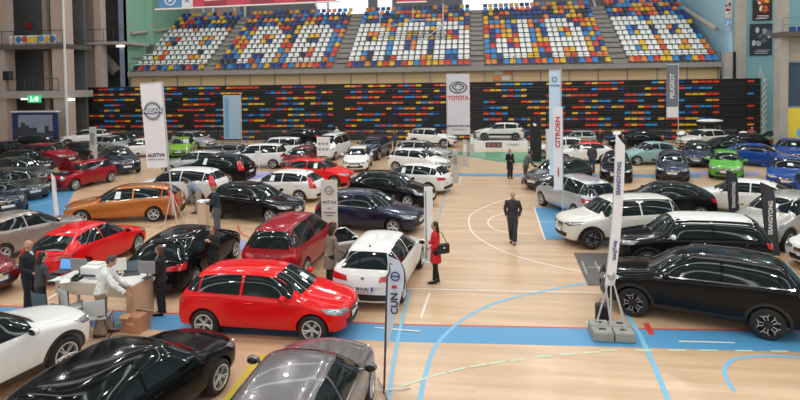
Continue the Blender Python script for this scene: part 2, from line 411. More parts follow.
    if h[0]:
        b = MB(); b.M = Matrix.Translation((h[0].x-.01, 0, zt-.16)); b.lathe([(.0005, -.008), (.045, -.008), (.05, .0), (.05, .03)], 18, 0, 'x')
        parts.append(('rear_badge', b.mesh('rear_badge', CHROME), 0, 0, 0, [], None))
    b = MB(); hz = bvh.ray_cast(Vector((xq+.15, 0, 3)), Vector((0, 0, -1)), 3)[0].z
    b.ell((xq+.15, 0, hz), (.05, .025, .03)); b.tube([(xq+.15, 0, hz+.01), (xq+.0, 0, hz+.13)], .004, 5)
    parts.append(('antenna', b.mesh('antenna', BLK), 0, 0, 0, [], None))
    # seams join the body mesh (black slot)
    sm = MB(); xa = lerp(xc, xr, .22)-.05
    dl = [xc-.20] + ([lerp(xr, xq, .42)] if P.get('doors') == 3 else [lerp(xa, xq, .49), lerp(xa, xq, .93)])
    for sg in (1, -1):
        for x in dl:
            if abs(x-xra) < ar+.03: z0 = wr+math.sqrt(max((ar+.08)**2-(x-xra)**2, .0001))
            else: z0 = gc+.16
            patch([(x-.006, sg, z0), (x-.006, sg, bel(x)+.01)], [(x+.006, sg, z0), (x+.006, sg, bel(x)+.01)], (0, -sg, 0), n=8, m=1, off=.002, mb=sm, mi=1)
        patch([(dl[0], sg, bel(xc)-.0), (xq-.1, sg, bel(xq)+.002)], [(dl[0], sg, bel(xc)+.018), (xq-.1, sg, bel(xq)+.022)], (0, -sg, 0), n=14, m=1, off=.003, mb=sm, mi=1)
    for y in (-.8*hw, .8*hw):
        patch([(f-.3, y-.005, zn), (xc+.05, y*.93-.005, zh)], [(f-.3, y+.005, zn), (xc+.05, y*.93+.005, zh)], (0, 0, -1), n=8, m=1, off=.002, mb=sm, mi=1)
    bm = bmesh.new(); bm.from_mesh(body)
    sme = sm.mesh('s', [WHITE, BLK]); bm.from_mesh(sme); bm.to_mesh(body); bm.free()
    body.materials.clear(); body.materials.append(WHITE); body.materials.append(BLK)
    body.polygons.foreach_set('use_smooth', [True]*len(body.polygons)); body.set_sharp_from_angle(angle=R(40))
    tr = {}
    for sg in (1, -1):
        tr[sg] = patch([(xc-.25, sg, bel(xc-.25)+.002), (xq-.12, sg, bel(xq)+.004)], [(xc-.25, sg, bel(xc-.25)+.024), (xq-.12, sg, bel(xq)+.026)], (0, -sg, 0), n=16, m=1, off=.012).mesh('window_trim', CHROME)
    # optional roof panel & sheet
    ys = [-1, -.5, 0, .5, 1]
    roof = patch([(xq-.02, y*(rw+.015), H) for y in ys], [(xr-.02, y*(rw+.01), H) for y in ys], (0, 0, -1), n=12, m=12, off=.006).mesh('roof_panel', WHITE)
    sh = patch([(xc-.20, hw*.30, zh+.1), (xc-.20, hw*.02, zh+.1)], [(xc-.36, hw*.27, zh+.2), (xc-.36, hw*.02, zh+.2)], nd, n=3, m=3, off=.012).mesh('price_sheet', PAPER)
    xs = lerp(xa, xq, .28); ssd = {}
    for sg in (1, -1):
        ssd[sg] = patch([(xs-.13, sg, bel(xs)+.06), (xs+.10, sg, bel(xs)+.06)], [(xs-.13, sg, zr(xs)-.12), (xs+.05, sg, zr(xs)-.12)], (0, -sg, 0), n=3, m=3, off=.012).mesh('price_sheet', PAPER)
    PROTO[kind] = dict(P=P, body=body, parts=parts, wheel=make_wheel(wr), wr=wr, xfa=xfa, xra=xra, roof=roof, sheet=sh, side=ssd, trim=tr, bvh=bvh, patch=patch, bel=bel, f=f, hw=hw)
    return PROTO[kind]
def setm(o, m, i=0):
    o.material_slots[i].link = 'OBJECT'; o.material_slots[i].material = m
def child(name, me, parent, loc=(0,0,0), rot=(0,0,0)):
    o = bpy.data.objects.new(name, me); C.objects.link(o); o.parent = parent; o.location = loc; o.rotation_euler = rot
    return o
PAINTS = {
 'white': (.74, .74, .72), 'pearl': (.66, .65, .59), 'black': (.006, .006, .007), 'red': (.70, .010, .012), 'darkred': (.20, .008, .015),
 'maroon': (.30, .012, .02), 'orange': (.50, .16, .035), 'beige': (.34, .30, .27), 'silver': (.46, .48, .50), 'grey': (.17, .16, .165),
 'dgrey': (.045, .048, .05), 'navy': (.010, .014, .045), 'blue': (.01, .05, .25), 'teal': (.02, .03, .055), 'mint': (.26, .42, .42), 'green': (.10, .36, .04),
 'lime': (.22, .42, .04), 'sand': (.42, .40, .36), 'olive': (.12, .16, .07)}
def paint(c):
    metal = .35 if c in ('silver', 'grey', 'beige', 'orange', 'sand', 'navy', 'dgrey', 'teal', 'darkred') else 0
    return mat('paint_'+c, PAINTS[c], .10 if not metal else .22, metal=metal, coat=.0 if not metal else .5, spec=.20 if c == 'black' else .36)
NCAR = [0]
def place_car(kind, col, label, mode, h=None, side='L', z=0, opt='', cat='car', group=None, name=None, roofcol=None):
    pr = PROTO.get(kind) or make_proto(kind); P = pr['P']; sg = 1 if side == 'L' else -1
    xm = (pr['xfa']+pr['xra'])/2; yo = sg*(pr['hw']-.03)
    if mode[0] == 'W':
        F = G(*mode[1], z); Rr = G(*mode[2], z); d = F-Rr
        if h is None: h = math.degrees(math.atan2(d.y, d.x))
        anchor, loc0 = (F+Rr)/2, Vector((xm, yo, 0))
        print('CAR', label[:30], 'wb %.2f (%.2f) heading %.0f' % (d.length, P['WB'], h))
    elif mode[0] == 'WF': anchor, loc0 = G(*mode[1], z), Vector((pr['xfa'], yo, 0))
    elif mode[0] == 'WR': anchor, loc0 = G(*mode[1], z), Vector((pr['xra'], yo, 0))
    elif mode[0] == 'R': anchor, loc0 = G(*mode[1], z+P['H']), Vector((-.15, 0, P['H']))
    else: anchor, loc0 = G(*mode[1], z), Vector((0, 0, 0))
    rot = Matrix.Rotation(R(h), 3, 'Z'); loc = anchor - rot @ loc0; loc.z = z
    root = thing(name or {'suv': 'sport_utility_car', 'cross': 'sport_utility_car', 'jeepy': 'sport_utility_car', 'estate': 'estate_car', 'sedan': 'saloon_car', 'van': 'small_van', 'mpv': 'people_carrier_car'}.get(kind, 'hatchback_car'), label, cat, loc, R(h), group)
    root['r'] = 0; del root['r']
    pm = paint(col)
    b = child('body', pr['body'], root); setm(b, pm)
    for nm, me, _, _, pt, subs, lb in pr['parts']:
        if 'D' in opt and nm == 'roof_rail': continue
        o = child(nm, me, root)
        if pt: setm(o, pm)
        if nm == 'wing_mirror' and 'w' in opt: setm(o, paint('white'))
        for sn, sm in subs: child(sn, sm, o)
    for x in (pr['xfa'], pr['xra']):
        for s in (1, -1):
            w = child('wheel', pr['wheel'][0], root, (x, s*(pr['hw']-.125), pr['wr']), (0, 0, 0 if s > 0 else math.pi))
            child('rim', pr['wheel'][2 if 'd' in opt else 1], w)
    if roofcol:
        o = child('roof_panel', pr['roof'], root); setm(o, paint(roofcol)); o['label'] = roofcol+' roof'
    if 's' in opt: child('price_sheet', pr['sheet'], root)
    if 'p' in opt: child('price_sheet', pr['side'][sg], root)
    if 'c' in opt: [child('window_trim', pr['trim'][q], root) for q in (1, -1)]
    NCAR[0] += 1
    return root
# ------------------------------------------------------------ people
def remesh(mb, name, mats, vox, sm=4, pick=None):
    me = mb.mesh(name, mats); ob = bpy.data.objects.new('t', me); C.objects.link(ob)
    m = ob.modifiers.new('r', 'REMESH'); m.mode = 'VOXEL'; m.voxel_size = vox; m.use_smooth_shade = True
    m = ob.modifiers.new('s', 'SMOOTH'); m.iterations = sm; m.factor = .5
    e = evalmesh(ob, name); kill(ob)
    e.materials.clear()
    for q in (mats if isinstance(mats, (list, tuple)) else [mats]): e.materials.append(q)
    e.polygons.foreach_set('use_smooth', [True]*len(e.polygons))
    return e
def person(label, loc, heading, pose=None, lean=0, hair='short', top=(.02,.02,.025), legs=(.03,.03,.035), shoes=(.01,.01,.01), haircol=(.02,.014,.01),
           coat=0, skirt=0, H=1.75, bag=None, female=False, topname='jacket', vest=None, vox=.011, collar=None):
    s = H/1.75
    J = dict(hipL=(0,.09,.93), hipR=(0,-.09,.93), kneeL=(.02,.10,.50), kneeR=(.02,-.10,.50), ankL=(-.01,.10,.09), ankR=(-.01,-.10,.09),
             shL=(0,.185,1.43), shR=(0,-.185,1.43), elL=(-.03,.25,1.14), elR=(-.03,-.25,1.14), wrL=(.06,.25,.90), wrR=(.06,-.25,.90), look=0, nod=0)
    if pose: J.update(pose)
    if female:
        J['shL'] = (J['shL'][0], J['shL'][1]*.9, J['shL'][2]); J['shR'] = (J['shR'][0], J['shR'][1]*.9, J['shR'][2])
    LM = Matrix.Translation((0,0,.95)) @ Matrix.Rotation(R(lean), 4, 'Y') @ Matrix.Translation((0,0,-.95))
    U = lambda p: LM @ Vector(p)
    Lw = lambda p: Vector(p)
    shift = -math.sin(R(lean))*.18
    base = Vector((shift, 0, 0))
    kw = .92 if female else 1.0
    def torso(mb, g, low=.86, mi=0):
        mb.tube([U((0,0,low)), U((0,0,.97)), U((0,0,1.09)), U((.01,0,1.25)), U((0,0,1.38)), U((-.01,0,1.45)), U((-.005,0,1.50))],
                [(.150*kw+g,.100+g), (.160*kw+g,.112+g), (.138*kw+g,.098+g), (.160*kw+g,.118+g), (.165*kw+g,.108+g), (.125+g,.080+g), (.06+g*.6,.055+g*.6)], 16, mi, side=U((0,1,0))-U((0,0,0)))
        for sd in ('L', 'R'):
            mb.ell(U(J['sh'+sd])+Vector((0,0,-.035)), (.055+g,)*3, 12, 8, mi)
    def arm(mb, sd, g, end=1.0, mi=0):
        a, b, c = U(J['sh'+sd]), U(J['el'+sd]), U(J['wr'+sd]); c2 = b.lerp(c, end)
        mb.tube([a, a.lerp(b, .5), b, b.lerp(c2, .4), c2], [.046+g, .048+g, .042+g, .040+g, .028+g+(.01 if g else 0)], 10, mi)
        mb.ell(b, (.042+g,)*3, 10, 6, mi)
    def leg(mb, sd, g, end=1.0, mi=0):
        a, b, c = Lw(J['hip'+sd]), Lw(J['knee'+sd]), Lw(J['ank'+sd]); c2 = b.lerp(c, end)
        mb.tube([a+Vector((0,0,.04)), a.lerp(b, .35), b, b.lerp(c2, .35), c2], [.098+g, .082+g, .055+g, .056+g, .036+g*1.6], 12, mi)
        mb.ell(b, (.056+g,)*3, 10, 6, mi)
    SK = mat('skin', (.50, .27, .18), .55)
    body = MB(); torso(body, 0)
    body.tube([U((-.005,0,1.46)), U((.01,0,1.57))], [.055, .052], 12)
    hc = U((.02, 0, 1.645)); HR = Matrix.Rotation(R(J['look']), 3, 'Z') @ Matrix.Rotation(R(lean*.5+J['nod']), 3, 'Y')
    body.ell(hc+HR@Vector((0,0,.02)), (.095, .076, .108), 18, 12, rot=HR)
    body.ell(hc+HR@Vector((.022,0,-.045)), (.062, .055, .068), 14, 9, rot=HR)
    body.tube([hc+HR@Vector((.085,0,.015)), hc+HR@Vector((.108,0,-.022)), hc+HR@Vector((.085,0,-.032))], [.008, .014, .010], 8)
    for q in (-1, 1):
        body.ell(hc+HR@Vector((-.005, q*.078, -.005)), (.018, .010, .030), 8, 6, rot=HR)
        body.ell(hc+HR@Vector((.078, q*.03, .028)), (.016, .022, .008), 8, 6, rot=HR)
    body.ell(hc+HR@Vector((.078, 0, -.052)), (.014, .026, .011), 8, 6, rot=HR)
    for sd in 'LR': arm(body, sd, 0); leg(body, sd, 0)
    for sd in 'LR':
        a = Lw(J['ank'+sd]); body.tube([a, a+Vector((.06,0,-.035)), a+Vector((.16,0,-.055))], [.038, .036, .025], 8)
        q = 1 if sd == 'L' else -1
        e, w = U(J['el'+sd]), U(J['wr'+sd]); d = (w-e).normalized()
        side = Vector((1,0,0)) if abs(d.x) < .8 else Vector((0,-q,0)); side = (side-d*side.dot(d)).normalized()
        nrm = d.cross(side)*q
        body.tube([w-d*.01, w+d*.045, w+d*.09], [(.028,.020), (.040,.017), (.038,.014)], 10, side=side)
        for k, (o, ln) in enumerate([(.030,.070), (.010,.080), (-.010,.075), (-.029,.058)]):
            p = w+d*.075+side*o; p1 = p+d*(ln*.5)+side*o*.25; p2 = p1+d*(ln*.38)-nrm*.022; p3 = p2+d*(ln*.12)-nrm*.024
            body.tube([p, p1, p2, p3], [.0105, .0098, .0088, .007], 7)
        p = w+d*.015+side*.02; body.tube([p, p+d*.03+side*.032, p+d*.065+side*.040-nrm*.012], [.014, .012, .009], 7)
    root = thing('person', label, 'person', loc, R(heading))
    sc = s
    def fin(me, name, parent=root):
        o = bpy.data.objects.new(name, me); C.objects.link(o); o.parent = parent; o.location = base*s if parent == root else (0,0,0); 
        if parent == root: o.scale = (s, s, s)
        return o
    bo = fin(remesh(body, 'body', SK, vox*.8), 'body')
    e = MB()
    for q in (-1, 1):
        e.ell(hc+HR@Vector((.084, q*.032, .012)), (.012, .014, .009), 8, 6, rot=HR)
    eo = bpy.data.objects.new('eyes', e.mesh('eyes', mat('eye_dark', (.03,.02,.015), .2))); C.objects.link(eo); eo.parent = bo
    TM = mat('cloth_%s' % (top,), top, .85, noise=.25, nscale=12); LMt = mat('cloth_%s' % (legs,), legs, .85, noise=.2, nscale=12); SM = mat('shoe_%s' % (shoes,), shoes, .4); HM = mat('hair_%s' % (haircol,), haircol, .55)
    t = MB(); torso(t, .018 if female else .032, .88 if not coat else .86)
    for sd in 'LR': arm(t, sd, .016, .97)
    if coat:
        t.tube([U((0,0,1.0)), U((0,0,.93)), Lw((0,0,.93-coat*.5)), Lw((0,0,.93-coat))], [(.165,.125), (.185,.14), (.20,.155), (.215,.165)], 18, side=(0,1,0))
    t.tube([U((-.015,0,1.47)), U((-.01,0,1.525))], [(.075,.075), (.066,.066)], 14)
    to = fin(remesh(t, topname, TM, vox), topname)
    if collar:      # shirt front in the jacket opening
        c = MB(); c.tube([U((.085,0,1.18)), U((.112,0,1.28)), U((.105,0,1.40)), U((.062,0,1.50))], [(.008,.006), (.030,.022), (.045,.028), (.05,.02)], 10, side=(0,1,0))
        co = bpy.data.objects.new('shirt', c.mesh('shirt', mat('shirt_%s' % (collar,), collar, .8))); C.objects.link(co); co.parent = to
    l = MB()
    l.tube([Lw((0,0,.84)), Lw((0,0,.93)), U((0,0,1.02))], [(.150,.115), (.168*kw+.01,.122), (.150*kw,.112)], 16, side=(0,1,0))
    for sd in 'LR': leg(l, sd, .013 if female else .024)
    fin(remesh(l, 'trousers', LMt, vox), 'trousers')
    for sd in 'LR':
        a = Lw(J['ank'+sd]); sh = MB()
        sh.tube([a+Vector((-.055,0,-.05)), a+Vector((-.02,0,-.04)), a+Vector((.06,0,-.045)), a+Vector((.14,0,-.06)), a+Vector((.19,0,-.068))], [(.028,.035), (.042,.045), (.046,.038), (.045,.028), (.03,.02)], 12, side=(0,1,0))
        if a.z < .12: sh.box(a+Vector((.065,0,-.084)), (.25,.08,.012))
        fin(sh.mesh('shoe', SM), 'shoe')
    hm = MB()
    if hair != 'bald':
        hm.ell(hc+HR@Vector((-.018,0,.034)), (.098, .086, .106), 18, 12, rot=HR)
        hm.ell(hc+HR@Vector((-.045,0,-.015)), (.062, .080, .075), 16, 10, rot=HR)
        if hair == 'long':
            hm.tube([hc+HR@Vector((-.05,0,.04)), hc+HR@Vector((-.075,0,-.08)), hc+HR@Vector((-.085,0,-.20)), hc+HR@Vector((-.08,0,-.33))], [(.085,.05), (.098,.055), (.10,.05), (.07,.03)], 14, side=(0,1,0))
        if hair == 'bob':
            hm.tube([hc+HR@Vector((-.03,0,.04)), hc+HR@Vector((-.04,0,-.06)), hc+HR@Vector((-.045,0,-.14))], [(.088,.07), (.10,.066), (.085,.05)], 14, side=(0,1,0))
        # keep the face clear
        me = remesh(hm, 'hair', HM, vox)
        bm = bmesh.new(); bm.from_mesh(me); iv = HR.inverted()
        dl = [v for v in bm.verts if (lambda p: p.x > .048 and p.z < .075)(iv@(v.co-hc))]
        bmesh.ops.delete(bm, geom=dl, context='VERTS'); bm.to_mesh(me); bm.free()
        fin(me, 'hair')
    else:
        hm.ell(hc+HR@Vector((-.035,0,-.01)), (.072, .082, .045), 16, 8, rot=HR); fin(hm.mesh('hair', HM), 'hair')
    root['hand'] = 0; del root['hand']
    return root, U, J, base, s
# ------------------------------------------------------------ the hall
YS = 51.5     # front of the retracted stand
YU = 53.5     # front of the upper tier
# floor with its painted courts
def wood():
    m = bpy.data.materials.new('sports_parquet'); m.use_nodes = True; nt = m.node_tree; b = nt.nodes['Principled BSDF']
    N = nt.nodes.new; Lk = nt.links.new
    tc = N('ShaderNodeTexCoord'); mp = N('ShaderNodeMapping'); Lk(tc.outputs['Object'], mp.inputs[0])
    br = N('ShaderNodeTexBrick'); br.offset = .37; br.inputs['Scale'].default_value = 1
    br.inputs['Brick Width'].default_value = 2.2; br.inputs['Row Height'].default_value = .13; br.inputs['Mortar Size'].default_value = .002
    br.inputs['Color1'].default_value = (*lin(212, 182, 149), 1); br.inputs['Color2'].default_value = (*lin(202, 169, 134), 1); br.inputs['Mortar'].default_value = (*lin(190, 160, 130), 1)
    Lk(mp.outputs[0], br.inputs['Vector'])
    mp2 = N('ShaderNodeMapping'); mp2.inputs['Scale'].default_value = (.12, 1.3, 1); Lk(tc.outputs['Object'], mp2.inputs[0])
    n = N('ShaderNodeTexNoise'); n.inputs['Scale'].default_value = 1.6; n.inputs['Detail'].default_value = 6; Lk(mp2.outputs[0], n.inputs['Vector'])
    r = N('ShaderNodeValToRGB'); r.color_ramp.elements[0].position = .35; r.color_ramp.elements[1].position = .68
    r.color_ramp.elements[0].color = (.86, .83, .80, 1); r.color_ramp.elements[1].color = (1.10, 1.10, 1.12, 1); Lk(n.outputs['Fac'], r.inputs[0])
    mx = N('ShaderNodeMix'); mx.data_type = 'RGBA'; mx.blend_type = 'MULTIPLY'; mx.inputs[0].default_value = 1
    Lk(br.outputs['Color'], mx.inputs[6]); Lk(r.outputs[0], mx.inputs[7]); Lk(mx.outputs[2], b.inputs['Base Color'])
    b.inputs['Roughness'].default_value = .40; b.inputs['Coat Weight'].default_value = .5; b.inputs['Coat Roughness'].default_value = .22
    return m
WOOD = wood()
FM = [WOOD, mat('court_blue', lin(84, 150, 194), .4, coat=.3), mat('court_white', lin(226, 222, 208), .45), mat('court_red', lin(196, 62, 50), .45),
      mat('court_lightblue', lin(120, 182, 214), .45), mat('court_green', lin(86, 150, 112), .42, coat=.3), mat('court_yellow', lin(205, 180, 60), .45), mat('court_mint', lin(196, 214, 186), .45),
      mat('court_lilac', lin(150, 150, 196), .45)]
fl = MB(); fl.box((-8, 27, -.15), (112, 86, .3), 0)
LZ = [.002]
def poly_floor(pix, mi, world=False):
    LZ[0] += .0004
    vs = [(p if world else G(*p)) for p in pix]; fl.add([(v[0], v[1], LZ[0]) for v in vs], [tuple(range(len(vs)))], mi)
def strip(pix, w, mi, world=False, dash=None, closed=False):
    LZ[0] += .0004
    P = [Vector((v[0], v[1])) for v in ((p if world else G(*p)) for p in pix)]
    if dash:
        out = []; 
        for a, b in zip(P, P[1:]):
            L = (b-a).length; k = 0
            while k < L:
                out.append((a.lerp(b, k/L), a.lerp(b, min(k+dash, L)/L))); k += dash*2
        for a, b in out:
            n = (b-a).normalized(); n = Vector((-n.y, n.x))*w/2
            fl.add([(*(a+n), LZ[0]), (*(a-n), LZ[0]), (*(b-n), LZ[0]), (*(b+n), LZ[0])], [(0,1,2,3)], mi)
        return
    vs = []
    for i, p in enumerate(P):
        t = (P[min(i+1, len(P)-1)]-P[max(i-1, 0)]).normalized(); n = Vector((-t.y, t.x))*w/2
        vs += [(*(p+n), LZ[0]), (*(p-n), LZ[0])]
    fl.add(vs, [(2*i, 2*i+1, 2*i+3, 2*i+2) for i in range(len(P)-1)], mi)
def smooth_pts(P, k=8):
    out = []; Q = [P[0]]+list(P)+[P[-1]]
    for i in range(1, len(Q)-2):
        p0, p1, p2, p3 = [Vector(q) for q in Q[i-1:i+3]]
        for j in range(k):
            t = j/k; out.append(.5*((2*p1)+(p2-p0)*t+(2*p0-5*p1+4*p2-p3)*t*t+(3*p1-p0-3*p2+p3)*t**3))
    out.append(Vector(P[-1])); return [tuple(p) for p in out]
# long blue band with a red edge
poly_floor([(-160, 300), (140, 313), (400, 325), (600, 329), (960, 334), (960, 357), (600, 346.5), (400, 342), (140, 329), (-160, 318)], 1)
strip([(-160, 299), (140, 312), (400, 324.6), (600, 328.4), (960, 333)], .06, 3)
poly_floor([(643, 323.5), (649, 323.5), (655, 335), (649, 335)], 3)
strip(smooth_pts([(430, 293), (427, 300), (421, 318)], 3), .06, 2)
strip([(406, 288.5), (500, 291), (618, 293), (800, 296)], .06, 2)
# white free throw arc and key
strip(smooth_pts([(525, 194), (495, 203), (473, 213), (469, 223), (476, 236), (505, 252), (545, 264), (590, 273), (640, 280)]), .06, 2)
strip(smooth_pts([(512, 212), (495, 216), (488, 222), (494, 229), (512, 233), (533, 234)]), .06, 2)
strip(smooth_pts([(419, 405), (424, 380), (433, 352), (445, 335), (470, 315), (505, 300), (560, 288), (600, 280)]), .09, 4)
strip([(625, 312), (640, 335), (655, 368), (669, 402)], .10, 4)
strip(smooth_pts([(735, 392), (726, 378), (725, 368), (733, 360), (750, 357), (775, 356), (815, 359)]), .08, 4)
strip(smooth_pts([(400, 387), (430, 377), (470, 367), (510, 361), (560, 355), (600, 352)], 2), .06, 7, dash=.35)
strip([(600, 350.5), (700, 350.5), (830, 352)], .06, 7, dash=.35)
strip([(679, 341.5), (735, 343)], .05, 2)
strip([(587, 321), (594, 340), (605, 341)], .05, 2)
# blue zone by the white crossover, blue lines further back
poly_floor([(534, 208), (660, 208), (700, 240), (545, 239.5)], 1)
strip([(534, 207), (545, 240)], .06, 2); strip([(536, 222), (600, 222)], .05, 7)
poly_floor([(456, 173.6), (700, 175), (700, 177.5), (456, 176.2)], 1)
strip([(461, 177), (459, 185)], .05, 2)
poly_floor([(440, 152), (600, 152), (600, 164), (505, 162.5), (470, 157.5)], 5)
strip(smooth_pts([(440, 152.5), (470, 157.8), (505, 163), (560, 166)]), .12, 2)
poly_floor([(660, 171.5), (760, 172.5), (760, 175.5), (660, 174.5)], 8)
poly_floor([(30, 196), (62, 196), (66, 228), (20, 222)], 1); poly_floor([(-20, 190), (75, 190), (62, 214), (-20, 214)], 1)
strip([(-10, 215), (60, 200)], .05, 7)
poly_floor([(150, 166), (215, 166), (215, 158), (150, 158)], 5)
poly_floor([(232, 172), (285, 172), (280, 181), (226, 183)], 8)
poly_floor([(225, 240), (244, 240), (250, 252), (228, 252)], 8)
strip(smooth_pts([(238, 226), (240, 232), (250, 238), (266, 239)]), .05, 3)
strip([(120, 240), (168, 222)], .05, 2)
strip([(226, 404), (262, 355)], .20, 6); strip([(75, 345), (100, 330), (135, 318)], .06, 6)
strip([(22, 315), (60, 292), (85, 283)], .10, 2)
strip([(410, 290), (402, 320), (394, 360), (388, 402)], .07, 4); strip([(437, 220), (445, 196), (452, 185)], .05, 4)
strip([(375, 328), (420, 332)], .05, 2)
poly_floor([(770, 235), (815, 235), (830, 262), (786, 250)], 1)
struct('floor', fl, FM, fix=False)

CONC = mat('concrete', lin(172, 166, 158), .85, noise=.10, nscale=1.5); CONCD = mat('concrete_dark', lin(96, 98, 98), .9, noise=.12, nscale=1)
PINKC = mat('painted_pillar', lin(190, 172, 160), .8, noise=.05, nscale=2)
GREENW = mat('green_wall', lin(138, 182, 158), .8); BLUEW = mat('pale_blue_wall', lin(166, 204, 220), .8); TEALW = mat('teal_wall', lin(132, 176, 184), .8)
BEIGEP = mat('beige_panel', lin(214, 184, 140), .8); STEP = mat('step_concrete', lin(150, 146, 140), .85, noise=.08, nscale=2)
FRAMEG = mat('frame_blue_grey', lin(126, 138, 158), .6)
# upper tier: concrete steps, front beam and panel wall
xl = AY(128, 66, YU).x; xrr = AY(722, 62, YU).x
zf0 = AY(430, 82.5, YU).z; zf1 = AY(430, 71, YU).z; zf2 = AY(430, 67.5, YU).z
NR = 13; RD = .86
yr = lambda r: YU+1.0+r*RD
z_lo = AY(430, 63.5, yr(0)).z-.45; z_hi = AY(430, 8, yr(NR-1)).z-.45
zr_ = lambda r: lerp(z_lo, z_hi, r/(NR-1))
st = MB()
st.box(((xl+xrr)/2, YU+.10, (zf1+zf2)/2), (xrr-xl, .5, zf2-zf1+.1), 0)
for r in range(NR):
    z1 = zr_(r); st.box(((xl+xrr)/2, yr(r)+.05, (z1+z_lo-1.2)/2), (xrr-xl, RD, z1-z_lo+1.2), 0)
st.box(((xl+xrr)/2, yr(NR-1)+1.2, zr_(NR-1)/2+2), (xrr-xl+2, 1.8, zr_(NR-1)-4.6), 0)
struct('floor_upper_tier', st, [STEP])
pn = MB(); pn.box(((xl+xrr)/2, YU+.5, (zf0-1.5+zf1)/2), (xrr-xl, .2, zf1-zf0+1.5), 0)
nb = 22
for i in range(nb+1):
    x = lerp(xl, xrr-.2, i/nb); pn.box((x, YU+.36, (zf0+zf1)/2-.2), (.09, .12, zf1-zf0+.8), 1)
struct('wall_tier_front', pn, [BEIGEP, MGREY])
secs = []          # (x0, x1, seats)
for a, b, n in ((131, 203, 12), (214, 332, 19), (346, 470, 20), (485, 612, 20), (629, 719, 14)):
    secs.append((AY(a, 64.5, yr(0)).x, AY(b, 64.5, yr(0)).x, n))
# aisle half steps
ai = MB()
edges = [(secs[i][1]+.05, secs[i+1][0]-.05) for i in range(4)]
for a, b in edges:
    for r in range(NR-1):
        ai.box(((a+b)/2, yr(r)+RD*.35, (zr_(r)+zr_(r+1))/2-.02), (b-a-.1, RD*.35, .26), 0)
struct('floor_aisle_steps', ai, [STEP])
# seat
def seat_mesh():
    prof = [(-.22, .30), (-.20, .335), (-.05, .315), (.10, .32), (.17, .38), (.20, .50), (.225, .66), (.23, .72)]
    m = MB(); vs = []; nx = 7
    for k, (y, z) in enumerate(prof):
        for i in range(nx):
            t = lerp(-1, 1, i/(nx-1)); w = .225 if k < 5 else (.225 if k < 7 else .17)
            bow = .035*t*t
            vs.append((t*w, y-(bow if k > 4 else 0), z+(bow if k <= 4 else 0)))
    n = len(vs); vs += [(x, y+.025, z-.02) for x, y, z in vs]; fs = []
    K = len(prof)
    for k in range(K-1):
        for i in range(nx-1):
            a = k*nx+i; fs.append((a, a+1, a+nx+1, a+nx)); fs.append((n+a, n+a+nx, n+a+nx+1, n+a+1))
    for k in range(K-1):
        for a, b in ((k*nx, (k+1)*nx), (k*nx+nx-1, (k+1)*nx+nx-1)): fs.append((a, b, b+n, a+n))
    for i in range(nx-1): fs.append((i, i+1, i+1+n, i+n)); q = (K-1)*nx; fs.append((q+i, q+i+1, q+i+1+n, q+i+n))
    m.add(vs, fs, 0); return m
SC = {'W': lin(226, 228, 226), 'b': lin(34, 66, 140), 'l': lin(48, 138, 204), 'r': lin(214, 64, 44), 'o': lin(222, 134, 64), 'y': lin(222, 180, 44), 'k': lin(44, 58, 78)}
SN = {'W': 'white', 'b': 'dark blue', 'l': 'light blue', 'r': 'red', 'o': 'orange', 'y': 'yellow', 'k': 'slate'}
SM_ = {k: mat('seat_'+SN[k].replace(' ', '_'), v, .4) for k, v in SC.items()}
keys = list(SC)
GL = {'A': ["WWWW..", "WWWWW.", "WW..WW", "WW..WW", "WWWWWW", "WWWWWW", "WW..WW", "WW..WW"],
      'B': ["WWWWW.", "WWWWWW", "WW..WW", "WW..WW", "WWWWWW", "WWW.WW", "WW..WW", "WWWWWW"],
      'O': [".WWWW.", "WWWWWW", "WW..WW", "WW..WW", "WW..WW", "WW..WW", "WWWWWW", ".WWWW."],
      'J': ["....WW", "....WW", "....WW", "....WW", "WW..WW", "WW..WW", "WWWWWW", ".WWWW."]}
LAY = [[(0, 'B'), (6, 'B')], [(3, 'A'), (11, 'B')], [(0, 'A'), (7, 'O'), (14, 'A')], [(2, 'J'), (11, 'A')], [(0, 'B'), (7, 'B')]]
rng = random.Random(7)
smesh = seat_mesh().mesh('stadium_seat', [SM_['W']]); sraw = seat_mesh()
rest = MB(); nseat = 0
ORD = ['first','second','third','fourth','fifth','sixth','seventh','eighth','ninth','tenth','eleventh','twelfth','thirteenth','fourteenth','fifteenth','sixteenth','seventeenth','eighteenth','nineteenth','twentieth']
BN = ['leftmost upper block', 'second upper block from left', 'middle upper block', 'second upper block from right', 'rightmost upper block']
for r in range(NR):
    for si, (x0, x1, n) in enumerate(secs):
        for c in range(n):
            ch = rng.choice('blroykblyro'+('kkbb' if r > 8 else ''))
            if 1 <= r <= 8:
                for c0, g in LAY[si]:
                    if 0 <= c-c0 < 6 and GL[g][8-r][c-c0] == 'W': ch = 'W'
            x = lerp(x0, x1, (c+.5)/n); loc = (x, yr(r)+.08, zr_(r))
            if nseat < 300 and r < 4:
                o = bpy.data.objects.new('stadium_seat', smesh); C.objects.link(o); o.location = loc; o.scale = (1.08, 1.08, 1.08); setm(o, SM_[ch])
                tag(o, '%s plastic seat, %s from left, %s row of %s' % (SN[ch], ORD[c], ['front', 'second', 'third', 'fourth'][r], BN[si]), 'seat', 'stadium seats of the upper tier')
                nseat += 1
            else:
                rest.M = Matrix.Translation(loc) @ Matrix.Scale(1.08, 4); rest.add(sraw.v, sraw.f, keys.index(ch))
rest.M = Matrix(); o = rest.build('stadium_seats', [SM_[k] for k in keys]); tag(o, 'rows of coloured plastic seats rising behind the front rows of the upper tier', 'seats', 'stadium seats of the upper tier'); o['kind'] = 'stuff'
print('SEATS', nseat)
